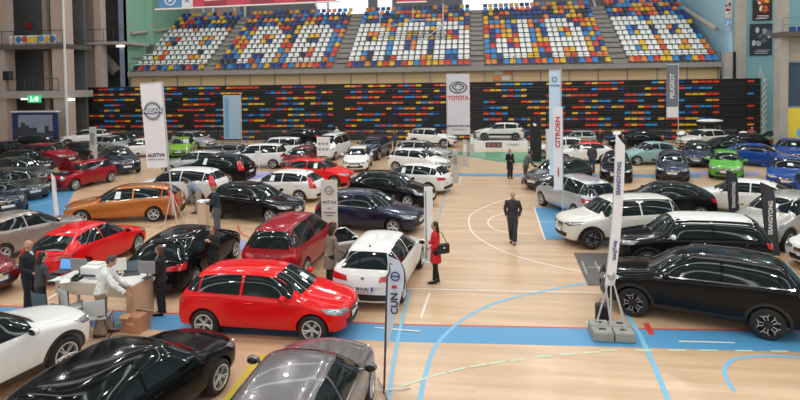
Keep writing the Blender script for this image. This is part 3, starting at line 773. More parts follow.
# guard rail of the upper tier
t = thing('guard_rail', 'thin grey metal guard rail along the front edge of upper seating tier', 'railing', (0, YU+.1, zf2))
m = MB(); m.tube([(xl, 0, .95), (xrr, 0, .95)], .025, 6); m.build('top_rail', DGREY, t)
for i in range(nb+1):
    m = MB(); x = lerp(xl+.1, xrr-.1, i/nb); m.tube([(x, 0, -.3), (x, 0, .95)], .03, 6); m.build('post', DGREY, t)
# retracted stand
sx0 = AY(80, 88, YS).x; sx1 = AY(764, 84, YS).x
t = thing('retractable_stand', 'closed black telescopic stand with rows of multicoloured folded seats', 'stand', ((sx0+sx1)/2, YS+.6, 0))
cx = (sx0+sx1)/2; ztop = AY(430, 83, YS).z; NT = 10; dz = ztop/NT
TB = mat('stand_black', (.014, .014, .015), .6); TE = mat('stand_edge', (.05, .05, .055), .5)
fr = [(sx0, sx1)]
aisles = [AY(x, 100, YS).x for x in (340, 478, 735)]
pc = 0; restp = MB()
for k in range(NT):
    z = (k+.5)*dz+.04
    m = MB(); m.box((0, .45, z), (sx1-sx0, 1.0, dz*.96), 0); m.box((0, -.08, z+dz*.43), (sx1-sx0, .16, .05), 1)
    m.build('tier', [TB, TE], t)
    x = sx0+.25; run = 0; colr = True; rr = random.Random(100+k)
    while x < sx1-.3:
        if run == 0: colr = not colr; run = rr.choice([4, 5, 6, 8] if colr else [1, 2, 3, 4])
        run -= 1
        blk = any(abs(x-a) < (1.0 if a < 30 and i == 2 else .6) for i, a in enumerate(aisles))
        ch = rr.choice('blroyyrrl') if colr and not blk else 'x'
        if not blk:
            poly = [(-.28, -.095), (.22, -.095), (.285, .095), (-.215, .095)]
            mm = restp
            if ch != 'x' and pc < 100 and k >= NT-3:
                mm = MB(); pc += 1
            mm.M = Matrix.Translation((x-cx, 0, z+.02)); mm.prism(poly, -.16, .02, 'blroy'.find(ch) if ch != 'x' else 5)
            if mm is not restp: mm.build('folded_seat', [SM_[q] for q in 'blroy'], t)
        x += .575
restp.M = Matrix()
o = restp.build('folded_seats', [SM_[q] for q in 'blroy']+[TB], t); o['kind'] = 'stuff'
EFM = mat('end_frame_pale', lin(196, 196, 190), .6)
for sx, s2 in ((sx1+.25, 1), (sx0-.35, -1)):
    m = MB()
    for k in range(NT):
        z = k*dz; m.tube([(sx-cx-.2, -.1, z), (sx-cx+.2, -.1, z+dz)], .055, 6); m.tube([(sx-cx+.2, -.1, z), (sx-cx-.2, -.1, z+dz)], .04, 6)
    m.tube([(sx-cx, 0, 0), (sx-cx, 0, NT*dz)], .07, 6); m.tube([(sx-cx+.1, 0, NT*dz-.3), (sx-cx+.1-.4, 0, NT*dz+1.0)], .05, 6); m.tube([(sx-cx-.3, 0, NT*dz-.3), (sx-cx-.3, 0, NT*dz+.9)], .05, 6)
    m.build('end_frame', EFM, t)
# back wall of the hall with window openings
YB = yr(NR-1)+2.4
bx = lambda px: AY(px, 10, YB).x
ZT = 24.0; zb_ = zr_(NR-1)-3
def wallseg(name, x0, x1, z0, z1, m, y=YB):
    w = MB(); w.box(((x0+x1)/2, y+.2, (z0+z1)/2), (x1-x0, .4, z1-z0)); return struct(name, w, m)
GREYW = mat('grey_wall', lin(128, 128, 132), .85)
zs_ = AY(400, 17.5, YB).z
wallseg('wall_back', bx(120), bx(755), 0, zs_-.1, GREYW)
k = 0
for a, b in ((240, 316), (369, 377), (393, 462), (534, 618)):
    wallseg('wall_back_pier', bx(a), bx(b), zs_-.2, ZT, GREYW)
wallseg('wall_back_end', bx(100), bx(240), zs_-.2, ZT, mat('pink_wall', lin(190, 172, 170), .85))
wallseg('wall_back_right', bx(618), bx(760), zs_-.2, ZT, BLUEW)
zlin = AY(400, -14, YB).z
WFR = mat('window_frame', lin(168, 176, 190), .5); CLEAR = mat('window_glass', (.9, .93, .95), .02)
gt = CLEAR.node_tree; gb = gt.nodes['Principled BSDF']; gb.inputs['Transmission Weight'].default_value = 1; gb.inputs['IOR'].default_value = 1.02
for a, b in ((316, 369), (377, 393), (462, 534)):
    w = MB(); x0, x1 = bx(a), bx(b)
    for x in (x0+.05, x1-.05): w.box((x, YB, (zs_+ZT)/2), (.12, .12, ZT-zs_))
    nn = max(1, int((x1-x0)/3))
    w.box(((x0+x1)/2, YB, zs_+.03), (x1-x0, .12, .08))
    wo = struct('window_%d' % (a//100), w, WFR)
    g = MB(); g.box(((x0+x1)/2, YB+.05, (zs_+ZT)/2), (x1-x0-.1, .02, ZT-zs_-.1)); g.build('pane', CLEAR, wo)
# white braces under the roof edge
for px in (206, 238, 321, 600, 613):
    w = MB(); a = AY(px, 19, YB-1); b = AY(px-9, -6, YB-1); c = AY(px+7, 18, YB-1); d = AY(px+7, -6, YB-1)
    w.tube([a, b], .12, 6); w.tube([c, d], .16, 6); struct('trim_%d' % (px//10), w, WHITE)
# side walls beside the upper tier
GY = YU+9
w = MB(); a = AY(126, 60, YU); 
w.box((xl-.5, (YU+YB)/2, 10), (.3, YB-YU, 20), 0); w.box((xl-.6, YU+.2, 12), (.5, .6, 24), 1)
struct('wall_left_tier', w, [GREENW, FRAMEG])
w = MB(); w.box((xl-2.6, YU+4.5, 12), (4, .3, 24), 0); struct('wall_left_recess', w, [GREENW])
w = MB(); w.box((xrr+1.3, (YU+YB)/2, 12), (.3, YB-YU, 24), 0); w.tube([(xrr+.3, YU+2, zf2+3.2), (xrr+.3, YB-1, zf2+7.2)], .22, 8, 1)
w.tube([(xl-.15, YU+1, zf2+4.2), (xl-.15, YB-1, zf2+6.0)], .18, 8, 1); w.tube([(xl-.15, YU+1, zf2+1.6), (xl-.15, YB-4, zf2+1.9)], .08, 8, 2)
struct('wall_right_tier', w, [BLUEW, CONC, FRAMEG])
xp0 = AY(724, 40, YU-.5).x; xp1 = AY(736, 40, YU-.5).x; xp2 = AY(747, 40, YU-.5).x
w = MB(); w.box(((xrr+.6+xp1)/2, YU+.2, 12), (xp1-xrr-.6, .4, 24), 0); struct('wall_right_front', w, [BLUEW])
w = MB(); w.box(((xp1+xp2)/2, YU+.2, 12), (xp2-xp1, 1.1, 24), 0); struct('wall_right_pillar', w, [CONC])
xw1 = AY(783, 40, YU-1).x
w = MB(); w.box(((xp2+xw1)/2+3, YU+.2, 12), (xw1-xp2+8, .6, 24), 0); struct('wall_right_back', w, [TEALW])
# doorway box beside the tier
w = MB(); a, b = AY(724, 52, YU-.3), AY(733, 82, YU-.3); w.box(((a.x+b.x)/2, YU-.15, (a.z+b.z)/2), (abs(b.x-a.x), .5, a.z-b.z), 0); w.box((b.x+.05, YU-.2, (a.z+b.z)/2), (.22, .6, a.z-b.z), 1)
struct('door_1', w, [CONC, BLK])
# right: pillar, balcony and lower glazed wall
YR = 42
a = AY(779, 45, YR); b = AY(787, 45, YR)
w = MB(); w.box(((a.x+b.x)/2+.1, YR+.4, 12), (.55, .8, 24)); struct('wall_right_column', w, [CONC])
z1 = AY(790, 32, YR).z; z0 = AY(790, 37, YR).z; bx0 = AY(779, 35, YR).x
w = MB(); w.box((bx0+6, YR+.3, (z0+z1)/2), (12, 1.7, z1-z0), 0); struct('floor_right_balcony', w, [mat('slab_brown', lin(96, 88, 82), .8)])
t = thing('balcony_railing', 'grey metal railing on the right-hand balcony edge', 'railing', (bx0, YR-.5, z1))
m = MB(); m.tube([(0, 0, 1.0), (10, 0, 1.0)], .03, 6); m.tube([(0, 0, .5), (10, 0, .5)], .02, 6); m.build('rail', FRAMEG, t)
for i in range(6):
    m = MB(); m.tube([(i*2+.02, 0, 0), (i*2+.02, 0, 1.0)], .03, 6); m.build('post', FRAMEG, t)
for i in range(3):
    o = bpy.data.objects.new('stadium_seat', smesh); C.objects.link(o); p = AY(790, 30, YR+1.2); o.location = (p.x+i*.55, YR+.7, z1-.28); setm(o, SM_['b'])
    tag(o, 'dark blue plastic seat on the right balcony, %s from the left' % ORD[i], 'seat', 'seats on the right balcony')
xg0 = AY(785, 90, YR).x; zg1 = AY(790, 61, YR).z; zg0 = AY(790, 108, YR).z
w = MB(); w.box((xg0+4, YR+.5, zg0/2), (8, .3, zg0), 0); w.box((xg0+4, YR+.5, (z0+zg1)/2), (8, .3, z0-zg1), 0); struct('wall_right_lower', w, [mat('wall_beige', lin(168, 160, 146), .8)])
w = MB()
for i in range(4): w.box((xg0+.06+i*2.4, YR+.4, (zg0+zg1)/2), (.14, .2, zg1-zg0))
for z in (zg0+.06, zg1-.06): w.box((xg0+4, YR+.4, z), (8, .2, .12))
wo = struct('window_9', w, FRAMEG); g = MB(); g.box((xg0+4, YR+.45, (zg0+zg1)/2), (8, .03, zg1-zg0)); g.build('pane', mat('smoked_glass', lin(70, 84, 100), .08), wo)
t = thing('yellow_banner', 'yellow printed banner with pale blue and white pattern on right wall', 'banner', (xg0+.3, YR+.2, 0))
m = MB(); zz = AY(790, 139, YR).z; m.box((3, 0, (zg0+max(zz,.2))/2), (6, .04, zg0-max(zz,.2))); m.build('cloth', mat('banner_yellow', lin(230, 208, 70), .7), t)
m = MB()
for i, (x, z, r, mi) in enumerate(((.9, 1.6, .35, 0), (1.3, 1.1, .3, 1), (2.0, 1.7, .3, 0), (2.6, 1.2, .4, 1), (.5, .9, .2, 1))):
    m.M = Matrix.Translation((x, -.022, z)); m.lathe([(.0005, 0), (r, 0), (r, .01), (.0005, .01)], 20, mi, 'y')
m.build('printed_pattern', [mat('banner_sky', lin(110, 170, 220), .7), WHITE], t)
# posters on the teal wall
def poster(label, x0, y0, x1, y1, cols, Y, n=4):
    a, b = AY(x0, y0, Y), AY(x1, y1, Y); w_, h_ = b.x-a.x, a.z-b.z
    t = thing('wall_poster', label, 'poster', ((a.x+b.x)/2, Y, b.z))
    m = MB(); m.box((0, 0, h_/2), (w_, .04, h_)); m.build('sheet', mat('poster_%s' % (cols[0],), cols[0], .7), t)
    rr = random.Random(int(x0)); m = MB()
    for i in range(n*3):
        m.M = Matrix.Translation((rr.uniform(-.36, .36)*w_, -.022-.001*i, rr.uniform(.3, .85)*h_)) @ Matrix.Rotation(rr.uniform(0, 3), 4, 'Y')
        m.ell((0, 0, 0), (w_*rr.uniform(.08, .2), .004, h_*rr.uniform(.04, .09)), 10, 4, rr.randrange(len(cols)-1))
    m.M = Matrix()
    for i in range(3): m.box((rr.uniform(-.1, .1)*w_, -.026, h_*(.06+.05*i)), (w_*.6, .01, h_*.018), len(cols)-2)
    m.build('printed_figures', [mat('poster_%s' % (c,), c, .7) for c in cols[1:]], t)
poster('tall poster with fiery orange and black picture high on teal wall', 753, -8, 772, 20, [lin(50, 36, 34), lin(200, 90, 40), lin(230, 170, 80), lin(120, 40, 30), WHITE.diffuse_color[:3]], YU-.2)
poster('dark navy poster with grey photo band on teal wall below orange poster', 750, 24, 772, 55, [lin(44, 50, 64), lin(150, 156, 164), lin(92, 98, 110), lin(190, 190, 190)], YU-.2)
poster('narrow red and white poster on pale blue wall near the upper tier', 725, 1, 732, 18, [lin(190, 180, 180), lin(180, 40, 50), lin(90, 30, 60), lin(230, 225, 220)], YU-.1, 3)
poster('small poster of orange over blue beneath the red one', 725, 19, 732, 30, [lin(120, 170, 210), lin(220, 160, 100), lin(230, 230, 225)], YU-.1, 2)

# left concrete building
YL = 48.0
XA = lambda px, Y=YL: AY(px, 90, Y).x
ZA = lambda py, px=40, Y=YL: AY(px, py, Y).z
w = MB()
for a, b in ((-60, -48), (-14, 6), (53, 66)): w.box(((XA(a)+XA(b))/2, YL+.6, 12), (XA(b)-XA(a), 1.2, 24), 0)
for px in (23, 46): w.box((XA(px), YL+3.2, 12), (.5, .4, 24), 0)
struct('wall_left_columns', w, [PINKC])
w = MB(); w.box(((XA(-80)+XA(60))/2, YL+3.7, 12), (XA(60)-XA(-80), .3, 24), 0); struct('wall_left_inner', w, [CONCD])
fz = []
for i, (y1, y0, dk) in enumerate(((44.5, 49, 1), (91, 98, 0))):
    w = MB(); z1, z0 = ZA(y1), ZA(y0); fz.append(z1); w.box(((XA(-80)+XA(66.5))/2, YL+1.7, (z0+z1)/2), (XA(66.5)-XA(-80), 4, z1-z0), 0)
    struct('floor_left_gallery', w, [mat('slab_brown', (0,0,0)) if dk else CONC])
w = MB(); w.box((XA(66.7), YL-.1, 12), (.14, .2, 24)); struct('trim_1', w, WHITE)
def railing(label, x0, x1, Y, z, n, h=1.05):
    t = thing('gallery_railing', label, 'railing', (x0, Y, z)); L = x1-x0
    m = MB(); m.tube([(0, 0, h), (L, 0, h)], .035, 6); m.build('handrail', DGREY, t)
    m = MB(); m.tube([(0, 0, h*.08), (L, 0, h*.08)], .025, 6); m.build('bottom_rail', DGREY, t)
    for i in range(n+1):
        m = MB(); m.tube([(L*i/n, 0, 0), (L*i/n, 0, h)], .03, 6); m.build('post', DGREY, t)
    return t
railing('dark railing of the top left gallery with a painted board behind it', XA(-30), XA(66), YL-.2, fz[0], 8, 1.3)
railing('dark railing of the middle left gallery beneath the painted board', XA(10), XA(60), YL-.2, fz[1], 6, 1.2)
t = thing('painted_board', 'long board painted in red, yellow and blue on top left gallery', 'board', ((XA(12)+XA(58))/2, YL-.08, fz[0]))
WB_ = XA(58)-XA(12); m = MB(); m.box((0, 0, .45), (WB_, .05, .9)); m.build('panel', WHITE, t)
for i, c in enumerate(((.75,.55,.5), (.03,.2,.5), (.7,.1,.08), (.75,.6,.05), (.75,.6,.05), (.1,.3,.6), (.8,.4,.05), (.05,.2,.55))):
    m = MB(); m.ell((lerp(-.42, .44, i/7)*WB_, -.03, .45+.05*(i % 3)), (WB_*.065, .01, .33), 14, 5); m.build('painted_shape', mat('boardpaint%d' % i, c, .7), t)
# billboard
a = AY(12, 113, YL-1.5); b = AY(58, 139, YL-1.5)
t = thing('billboard', 'large framed screen board with a dark cityscape picture in blue frame', 'screen', ((a.x+b.x)/2, YL-1.5, 0)); W_ = b.x-a.x; zt_ = a.z; zb2 = max(b.z, .3)
m = MB(); m.box((0, .04, (zt_+zb2)/2), (W_, .12, zt_-zb2)); m.build('frame', mat('frame_blue', lin(34, 52, 104), .5), t)
m = MB(); m.box((W_*.02, -.04, (zt_+zb2)/2), (W_*.76, .04, (zt_-zb2)*.84)); pic = m.build('picture', mat('picture_sky', lin(136, 146, 170), .5, noise=.15, nscale=.7), t)
m = MB(); rr = random.Random(3)
for i in range(9): 
    x = lerp(-.34, .36, i/8)*W_; hgt = rr.uniform(.15, .55)*(zt_-zb2)*(1.4 if i < 3 else .8); m.box((x, -.07, zb2+.28+hgt/2), (W_*.09, .02, hgt))
m.build('picture_buildings', mat('picture_dark', lin(56, 62, 72), .6), pic)
m = MB(); m.box((0, .1, zt_+.12), (W_*1.02, .5, .12)); m.build('top_light_bar', WHITE, t)
for x in (-W_/2+.1, W_/2-.1):
    m = MB(); m.box((x, .05, zb2/2+.1), (.14, .14, zb2+.2)); m.build('leg', DGREY, t)
YM_ = YU-.4
# exit sign & lamp tubes
a = AY(28, 95.5, YL-.4); b = AY(41, 102.5, YL-.4)
t = thing('exit_sign', 'lit green exit sign hanging under the left gallery', 'sign', ((a.x+b.x)/2, YL-.4, b.z))
m = MB(); m.box((0, 0, (a.z-b.z)/2), (b.x-a.x, .12, a.z-b.z)); m.build('sign_box', mat('exit_green', lin(40, 170, 100), .5, emit=lin(60, 200, 130), es=.9), t)
m = MB(); hh = a.z-b.z; W_ = b.x-a.x
m.ell((-W_*.22, -.065, hh*.74), (.07, .01, .08)); m.tube([(-W_*.22, -.065, hh*.62), (-W_*.18, -.065, hh*.4), (-W_*.30, -.065, hh*.18)], .05, 6); m.tube([(-W_*.18, -.065, hh*.4), (-W_*.06, -.065, hh*.2)], .045, 6)
m.box((W_*.2, -.065, hh*.5), (W_*.24, .01, hh*.6)); m.box((W_*.0, -.065, hh*.5), (W_*.12, .01, .05))
m.build('pictogram', mat('exit_white', (.9,.95,.9), .5, emit=(.8, 1, .9), es=1.2), t)
for (x0, x1, y, Y) in ((72, 79, 46.2, YM_), (117, 124, 46.2, YM_), (22, 27, 99, YL+.6), (69, 74, 99.5, YL+.4)):
    p0, p1 = AY(x0, y, Y), AY(x1, y, Y); m = MB(); m.box(((p0.x+p1.x)/2, Y, p0.z), (p1.x-p0.x, .25, .16))
    o = m.build('tube_lamp', mat('tube_light', (1,1,1), .5, emit=(1,1,1), es=2.5)); tag(o, 'short white tube lamp under the left galleries' , 'lamp', 'tube lamps under the left galleries')
# recessed bay with stair between building and stand
YM = YU-1
w = MB()
for a, b in ((81, 92), (96, 103)): w.box(((XA(a, YM)+XA(b, YM))/2, YM+.4+(1 if a == 81 else 0), 12), (XA(b, YM)-XA(a, YM), .8, 24), 0)
struct('wall_left_bay_columns', w, [PINKC])
w = MB(); zz = AY(100, 42, YM).z; z2 = AY(100, 44.5, YM).z; w.box(((XA(66, YM)+XA(127, YM))/2, YM+2, (zz+z2)/2), (XA(127, YM)-XA(66, YM), 4.4, zz-z2), 0)
z3 = AY(100, 70, YM+3).z; w.box(((XA(90, YM)+XA(118, YM))/2, YM+4, z3), (XA(118, YM)-XA(90, YM), 1.4, .3), 0)
struct('floor_left_bay', w, [CONC])
w = MB(); w.box(((XA(66, YM)+XA(103, YM))/2, YM+5, 12), (XA(103, YM)-XA(66, YM), .3, 24), 0); w.box(((XA(103, YM)+XA(127, YM))/2, YM+5, (zz)/2), (XA(127, YM)-XA(103, YM), .3, zz), 0)
w.box(((XA(60, YM)+XA(128, YM))/2, YM+5.3, zz+7.5), (.1, .1, .1), 0)
struct('wall_left_bay_back', w, [CONCD])
a = AY(100, 18, YM+4); w = MB(); w.box(((XA(101, YM)+XA(112, YM))/2, YM+4.6, a.z+1.2), (XA(112, YM)-XA(101, YM), .06, 5.2)); g = struct('window_5', w, mat('bright_pane', (.9,.93,.95), .4))
w = MB(); w.box(((XA(112, YM)+XA(127, YM))/2, YM+4.9, zz+5), (XA(127, YM)-XA(112, YM), .3, 10), 0); struct('wall_left_bay_green', w, [GREENW])
w = MB(); p0, p1 = AY(66, 2, YM+3), AY(82, 40, YM+3); w.tube([(p0.x, YM+2.6, p0.z), (p1.x, YM+2.6, p1.z)], [(.6,.3),(.6,.3)], 4); p0, p1 = AY(100, 50, YM+3), AY(119, 72, YM+3); w.tube([(p0.x, YM+2.6, p0.z), (p1.x, YM+2.6, p1.z)], [(.6,.25),(.6,.25)], 4)
struct('floor_stair_flight', w, [CONC])
railing('thin dark railing of the recessed bay beside the green wall', XA(67, YM), XA(126, YM), YM-.2, zz, 6, 1.3)
t = thing('storage_box', 'grey metal box hung on left gallery column', 'box', (XA(11.5), YL-.35, ZA(80))); m = MB(); m.box((0,0,.45), (.7,.5,.9)); m.build('casing', DGREY, t, bev=.03); m = MB(); m.box((0,-.26,.45), (.56,.02,.76)); m.build('front_panel', BLK, t)
t = thing('wall_cabinet', 'small red fire cabinet on the grey wall of top left gallery', 'cabinet', (AY(29, 27, YL+3.3).x, YL+3.3, AY(29, 29, YL+3.3).z)); m = MB(); m.box((0,0,.35), (.5,.25,.7)); m.build('casing', mat('fire_red', (.4,.03,.03), .5), t, bev=.02); m = MB(); m.box((.15,-.14,.35), (.05,.03,.12)); m.build('latch', CHROME, t)

# hall shell out of frame: side walls, rear wall with a window band, ceiling with rooflights
w = MB(); w.box((-62, 26, 12), (.4, 84, 24)); struct('wall_left', w, [CONC])
w = MB(); w.box((41.8, 26, 12), (.4, 84, 24)); struct('wall_right', w, [TEALW])
w = MB(); w.box((-10, -14.8, 3), (104, .4, 6)); w.box((-10, -14.8, 21), (104, .4, 6))
for i in range(15): w.box((-42+6*i, -14.8, 12), (.8, .4, 12))
struct('wall_rear', w, [CONC])
w = MB(); w.box((0, 27, -.32), (83, 83, .02)); 
c = MB()
for i in range(14): c.box((-10, -12+6.2*i, 24.2), (104, 4.9, .4))
for i in range(15): c.box((-42+6*i, 27, 24.0), (.5, 84, .6))
struct('ceiling', c, [mat('ceiling_grey', lin(96, 98, 102), .9)])
# ------------------------------------------------------------ cars of the fair
CARS = [
 # foreground
 ('suv','white','white sport utility car at the bottom left corner beside the reception desk chairs',('WF',(67,372)),76,'R',''),
 ('golf','black','glossy black hatchback in the foreground between white car and grey hatchback',('WF',(221,394)),79,'R',''),
 ('golf','grey','metallic grey hatchback in the foreground seen from above at bottom centre',('WF',(372,402)),89,'R','c'),
 ('hatch','red','bright red five-door hatchback side on, nose beside the foreground flag',('W',(313,345),(203,338)),None,'R','s'),
 ('golf','white','white hatchback seen from behind with number plate beside the foreground flag',('WR',(404,302)),85,'R',''),
 ('mpv','maroon','dark red people carrier with roof rails behind the bright red hatchback',('WR',(307,280)),87,'R',''),
 ('golf','black','black hatchback seen from behind beside woman in black suit',('WF',(236,259)),91,'R',''),
 ('coupe','red','red three-door hatchback seen from behind, behind the reception desk',('WF',(139,253)),90,'R',''),
 ('coupe','beige','beige coupe at the left edge behind the bald man',('WR',(4,264)),78,'R',''),
 ('hatch','darkred','dark red car just showing its nose at the left edge',('C',(-52,290)),350,'R',''),
 # second rows, left
 ('estate','orange','copper orange estate car side on, behind the tripod banner pole',('W',(79,226),(156,222)),None,'L','pDc'),
 ('cross','white','white crossover just behind the copper orange estate car',('WR',(197,206)),178,'L','Dc'),
 ('golf','black','black hatchback side on, facing right, behind dark red people carrier',('W',(273,225),(214,219)),None,'R','c'),
 ('cross','black','black crossover with tall red tail lamp, right of white crossover',('WR',(228,186)),174,'L','pD'),
 ('mpv','white','white people carrier behind the black crossover with its rear wheel showing',('WR',(273,169)),188,'L','D'),
 ('mpv','white','white people carrier furthest back, below the black raised car',('WR',(291,160)),184,'L','D'),
 ('hatch','grey','dark grey hatchback half hidden left of the white people carriers',('R',(222,143)),188,'L','s'),
 ('suv','black','black car standing higher than the rest before the stand',('R',(297,128)),184,'L','',.35),
 ('vhatch','white','white hatchback with large red tail lamps behind the black hatchback',('R',(284,169)),172,'L','p'),
 ('hatch','red','red hatchback facing right behind the white estate with red lamps',('R',(316,158)),-8,'R','p'),
 ('hatch','darkred','dark red hatchback left of the small white van',('R',(302,146)),267,'L','s'),
 ('van','white','small white van with a poster board leaning on its nose',('R',(332,133)),262,'L',''),
 ('hatch','white','white hatchback facing the viewer right of the small white van',('R',(358,146)),276,'L','s'),
 ('suv','teal','dark blue-grey crossover behind the white hatchback facing the viewer',('R',(374,136)),262,'L',''),
 ('suv','white','tall white crossover furthest back beside the tall oval emblem banner',('R',(430,128)),-14,'R',''),
 ('golf','silver','silver hatchback between two white cars left of the centre aisle',('R',(421,140)),-14,'R',''),
 ('hatch','white','white hatchback with dark windscreen at the centre aisle edge',('R',(417,148)),-20,'R',''),
 ('golf','white','white hatchback with a red tail lamp next to the centre aisle',('R',(414,162)),160,'L','p'),
 ('golf','black','black hatchback with white number plate nosing into the centre aisle',('R',(389,171)),-22,'R','sD'),
 ('golf','navy','dark blue hatchback behind the white roll-up display',('WF',(393,236)),-13,'R','sc'),
 # far left
 ('mini','maroon','small dark red car with its bonnet raised on the left',('W',(80,190),(108,183)),262,'L',''),
 ('suv','teal','dark blue crossover facing the viewer left of tall white banner',('R',(118,147)),318,'R','s'),
 ('suv','maroon','red crossover side on in the left rows below the billboard',('R',(46,143)),-9,'R',''),
 ('golf','dgrey','dark grey-green hatchback between the red crossover and round-lamp small car',('R',(20,157)),-20,'R','s'),
 ('mini','teal','dark small car with round headlamps at the left edge',('R',(-6,180)),-32,'R',''),
 ('golf','dgrey','dark hatchback behind the round-lamp small car at left edge',('R',(14,168)),-25,'R',''),
 ('suv','white','white crossover below the left end of the black stand',('R',(88,129)),206,'L',''),
 ('golf','silver','silver hatchback behind the dark blue crossover on the left',('R',(112,135)),-14,'R','s'),
 ('hatch','dgrey','dark grey car behind the slim grey totem on the left',('R',(86,141)),-14,'R','s'),
 ('golf','white','white hatchback partly hidden by the lower left of tall banner',('R',(141,138)),200,'L',''),
 ('hatch','dgrey','dark olive grey car against the stand left of tall banner',('R',(126,132)),-20,'R','s'),
 ('hatch','lime','lime green hatchback just right of the tall ring-emblem banner',('R',(182,137)),292,'R',''),
 ('estate','silver','silver white estate car behind the lime green hatchback',('R',(193,131)),-24,'R','sD'),
 ('golf','silver','silver hatchback in shade behind the white crossover',('R',(198,150)),186,'L',''),
 ('golf','black','black car at the left edge below the billboard',('R',(8,141)),-10,'R',''),
 ('hatch','black','black hatchback right under the billboard picture',('R',(38,135)),-8,'R','s'),
 ('mini','black','black small car left of the red raised-bonnet car',('R',(25,150)),-12,'R',''),
 # right
 ('suv','black','large black crossover in the right foreground with dark star wheels',('W',(637,318),(763,340)),None,'L','dc'),
 ('jeepy','black','black crossover with a white roof behind the large black crossover',('R',(693,213)),176,'L','wD'),
 ('jeepy','pearl','pearl white crossover with roof rails and black wheel arches beside aisle',('WF',(592,250)),192,'L','d'),
 ('mpv','silver','silver car seen from behind beside the blue court zone',('W',(541,206),(574,220)),None,'L','D'),
 ('coupe','black','black hatchback behind the pearl white crossover seen from its left side',('R',(664,181)),172,'L',''),
 ('hatch','black','black hatchback facing the viewer behind the white feather banner',('R',(616,152)),256,'R','s'),
 ('hatch','navy','dark navy hatchback facing the viewer right of the mint small car',('R',(672,151)),252,'R','s'),
 ('bubble','mint','mint green rounded small car facing left on the right side',('R',(652,141)),186,'L',''),
 ('hatch','green','bright green hatchback facing the viewer on the right side',('R',(726,150)),247,'R',''),
 ('coupe','blue','deep blue coupe to the right of bright green hatchback',('R',(758,143)),-38,'R','s'),
 ('golf','blue','blue hatchback facing the viewer at the right edge',('R',(787,156)),243,'R','s'),
 ('golf','blue','blue car with curved roof behind the blue one at right edge',('R',(791,138)),243,'R','s'),
 ('coupe','white','white three-door hatchback behind the two black flags',('R',(743,178)),151,'L',''),
 ('suv','sand','pale sand coloured car at right edge behind the second black flag',('WF',(790,252)),218,'L','s'),
 ('golf','white','white car cut off by the right edge, front showing',('C',(856,264)),206,'L',''),
 ('hatch','blue','blue hatchback partly hidden by the pale sand coloured car',('R',(819,172)),246,'L','s'),
 ('golf','pearl','cream white hatchback beneath the roof box on the right',('R',(704,129)),198,'L',''),
 ('golf','black','black car before the stand between two round white signs',('R',(636,130)),184,'L',''),
 ('coupe','white','white hatchback with a red roof behind the man in dark jacket',('R',(584,141)),178,'L','p'),
 ('golf','dgrey','dark grey hatchback nosing into the aisle behind the silver car',('R',(559,158)),225,'L','s'),
 ('golf','white','white car hidden behind the white box totem in centre',('R',(560,137)),182,'L',''),
 ('golf','navy','navy blue hatchback left of the bright green hatchback',('R',(697,141)),248,'L','s'),
 ('coupe','black','black coupe behind the bright green hatchback near the stand',('R',(722,137)),186,'L',''),
 ('hatch','sand','sand brown car in front of the stand right of red-lettered banner',('R',(576,130)),190,'L',''),
 ('hatch','olive','olive green car furthest back at the right wall',('R',(779,130)),190,'L',''),
 ('golf','black','black hatchback hidden behind the cream white hatchback',('R',(740,133)),184,'L',''),
]
done = {}
for row in CARS:
    kind, col, label, mode, h, side, opt = row[:7]; z = row[7] if len(row) > 7 else 0
    if kind == 'jeepy' and h is None: h = 172
    rc = None
    if kind == 'jeepy' and col == 'black': rc = 'white'
    if kind == 'coupe' and col == 'white' and 'red roof' in label: rc = 'red'
    done[label] = place_car(kind, col, label, mode, h, side, z, opt, roofcol=rc)
# white car raised on a display platform
pp = G(500, 150); 
t = thing('display_platform', 'low white display platform with printed front under the raised white car', 'platform', (pp.x, pp.y+1.0, 0))
m = MB(); m.box((0, 0, .36), (4.4, 2.1, .72)); m.build('base', WHITE, t, bev=.02)
m = MB(); m.box((-.5, -1.06, .42), (1.3, .02, .42)); q = m.build('dark_sign', DGREY, t)
m = MB(); [m.box((-.9+.4*i, -1.075, .42), (.26, .01, .28)) for i in range(3)]; m.build('sign_picture', mat('sign_red', (.35,.12,.10), .6), q)
text_obj('CITROEN', .22, MGREY, t, (1.0, -1.06, .42), (R(90), 0, 0))
pr = PROTO['hatch']
c3 = place_car('hatch', 'pearl', 'cream white hatchback raised on the low white display platform', ('C', (500, 150)), 180, 'L', .72, 'd')
c3.location = (pp.x, pp.y+1.05, .722)
m = MB()   # side bumper strip
pr['patch']([(-1.0, 1, .42), (.9, 1, .42)], [(-1.0, 1, .58), (.9, 1, .58)], (0, -1, 0), n=10, m=2, off=.015, mb=m); m.build('side_bumper_strip', BLK, c3)
# raised bonnet of the small dark red car
mini = done['small dark red car with its bonnet raised on the left']
pr = PROTO['mini']; b = MB(); xh = pr['f']-1.05
b.box((xh+.28, 0, 1.42), (.05, 1.15, .95), 0, Matrix.Rotation(R(32), 3, 'Y')); o = b.build('bonnet', paint('maroon'), mini, bev=.03)
b = MB(); pr['patch']([(pr['f']-.25, y*.55, .9) for y in (-1, 0, 1)], [(xh+.1, y*.6, 1) for y in (-1, 0, 1)], (0, 0, -1), n=8, m=6, off=.02, mb=b); o = b.build('engine_bay', BLK, mini)
e = MB(); hz = .93
for x, y, sx, sy in ((.35, .2, .25, .3), (.40, -.25, .2, .25), (.15, 0, .2, .5)): e.box((xh+x, y, hz), (sx, sy, .12))
e.build('engine_cover', MGREY, o, bev=.02)
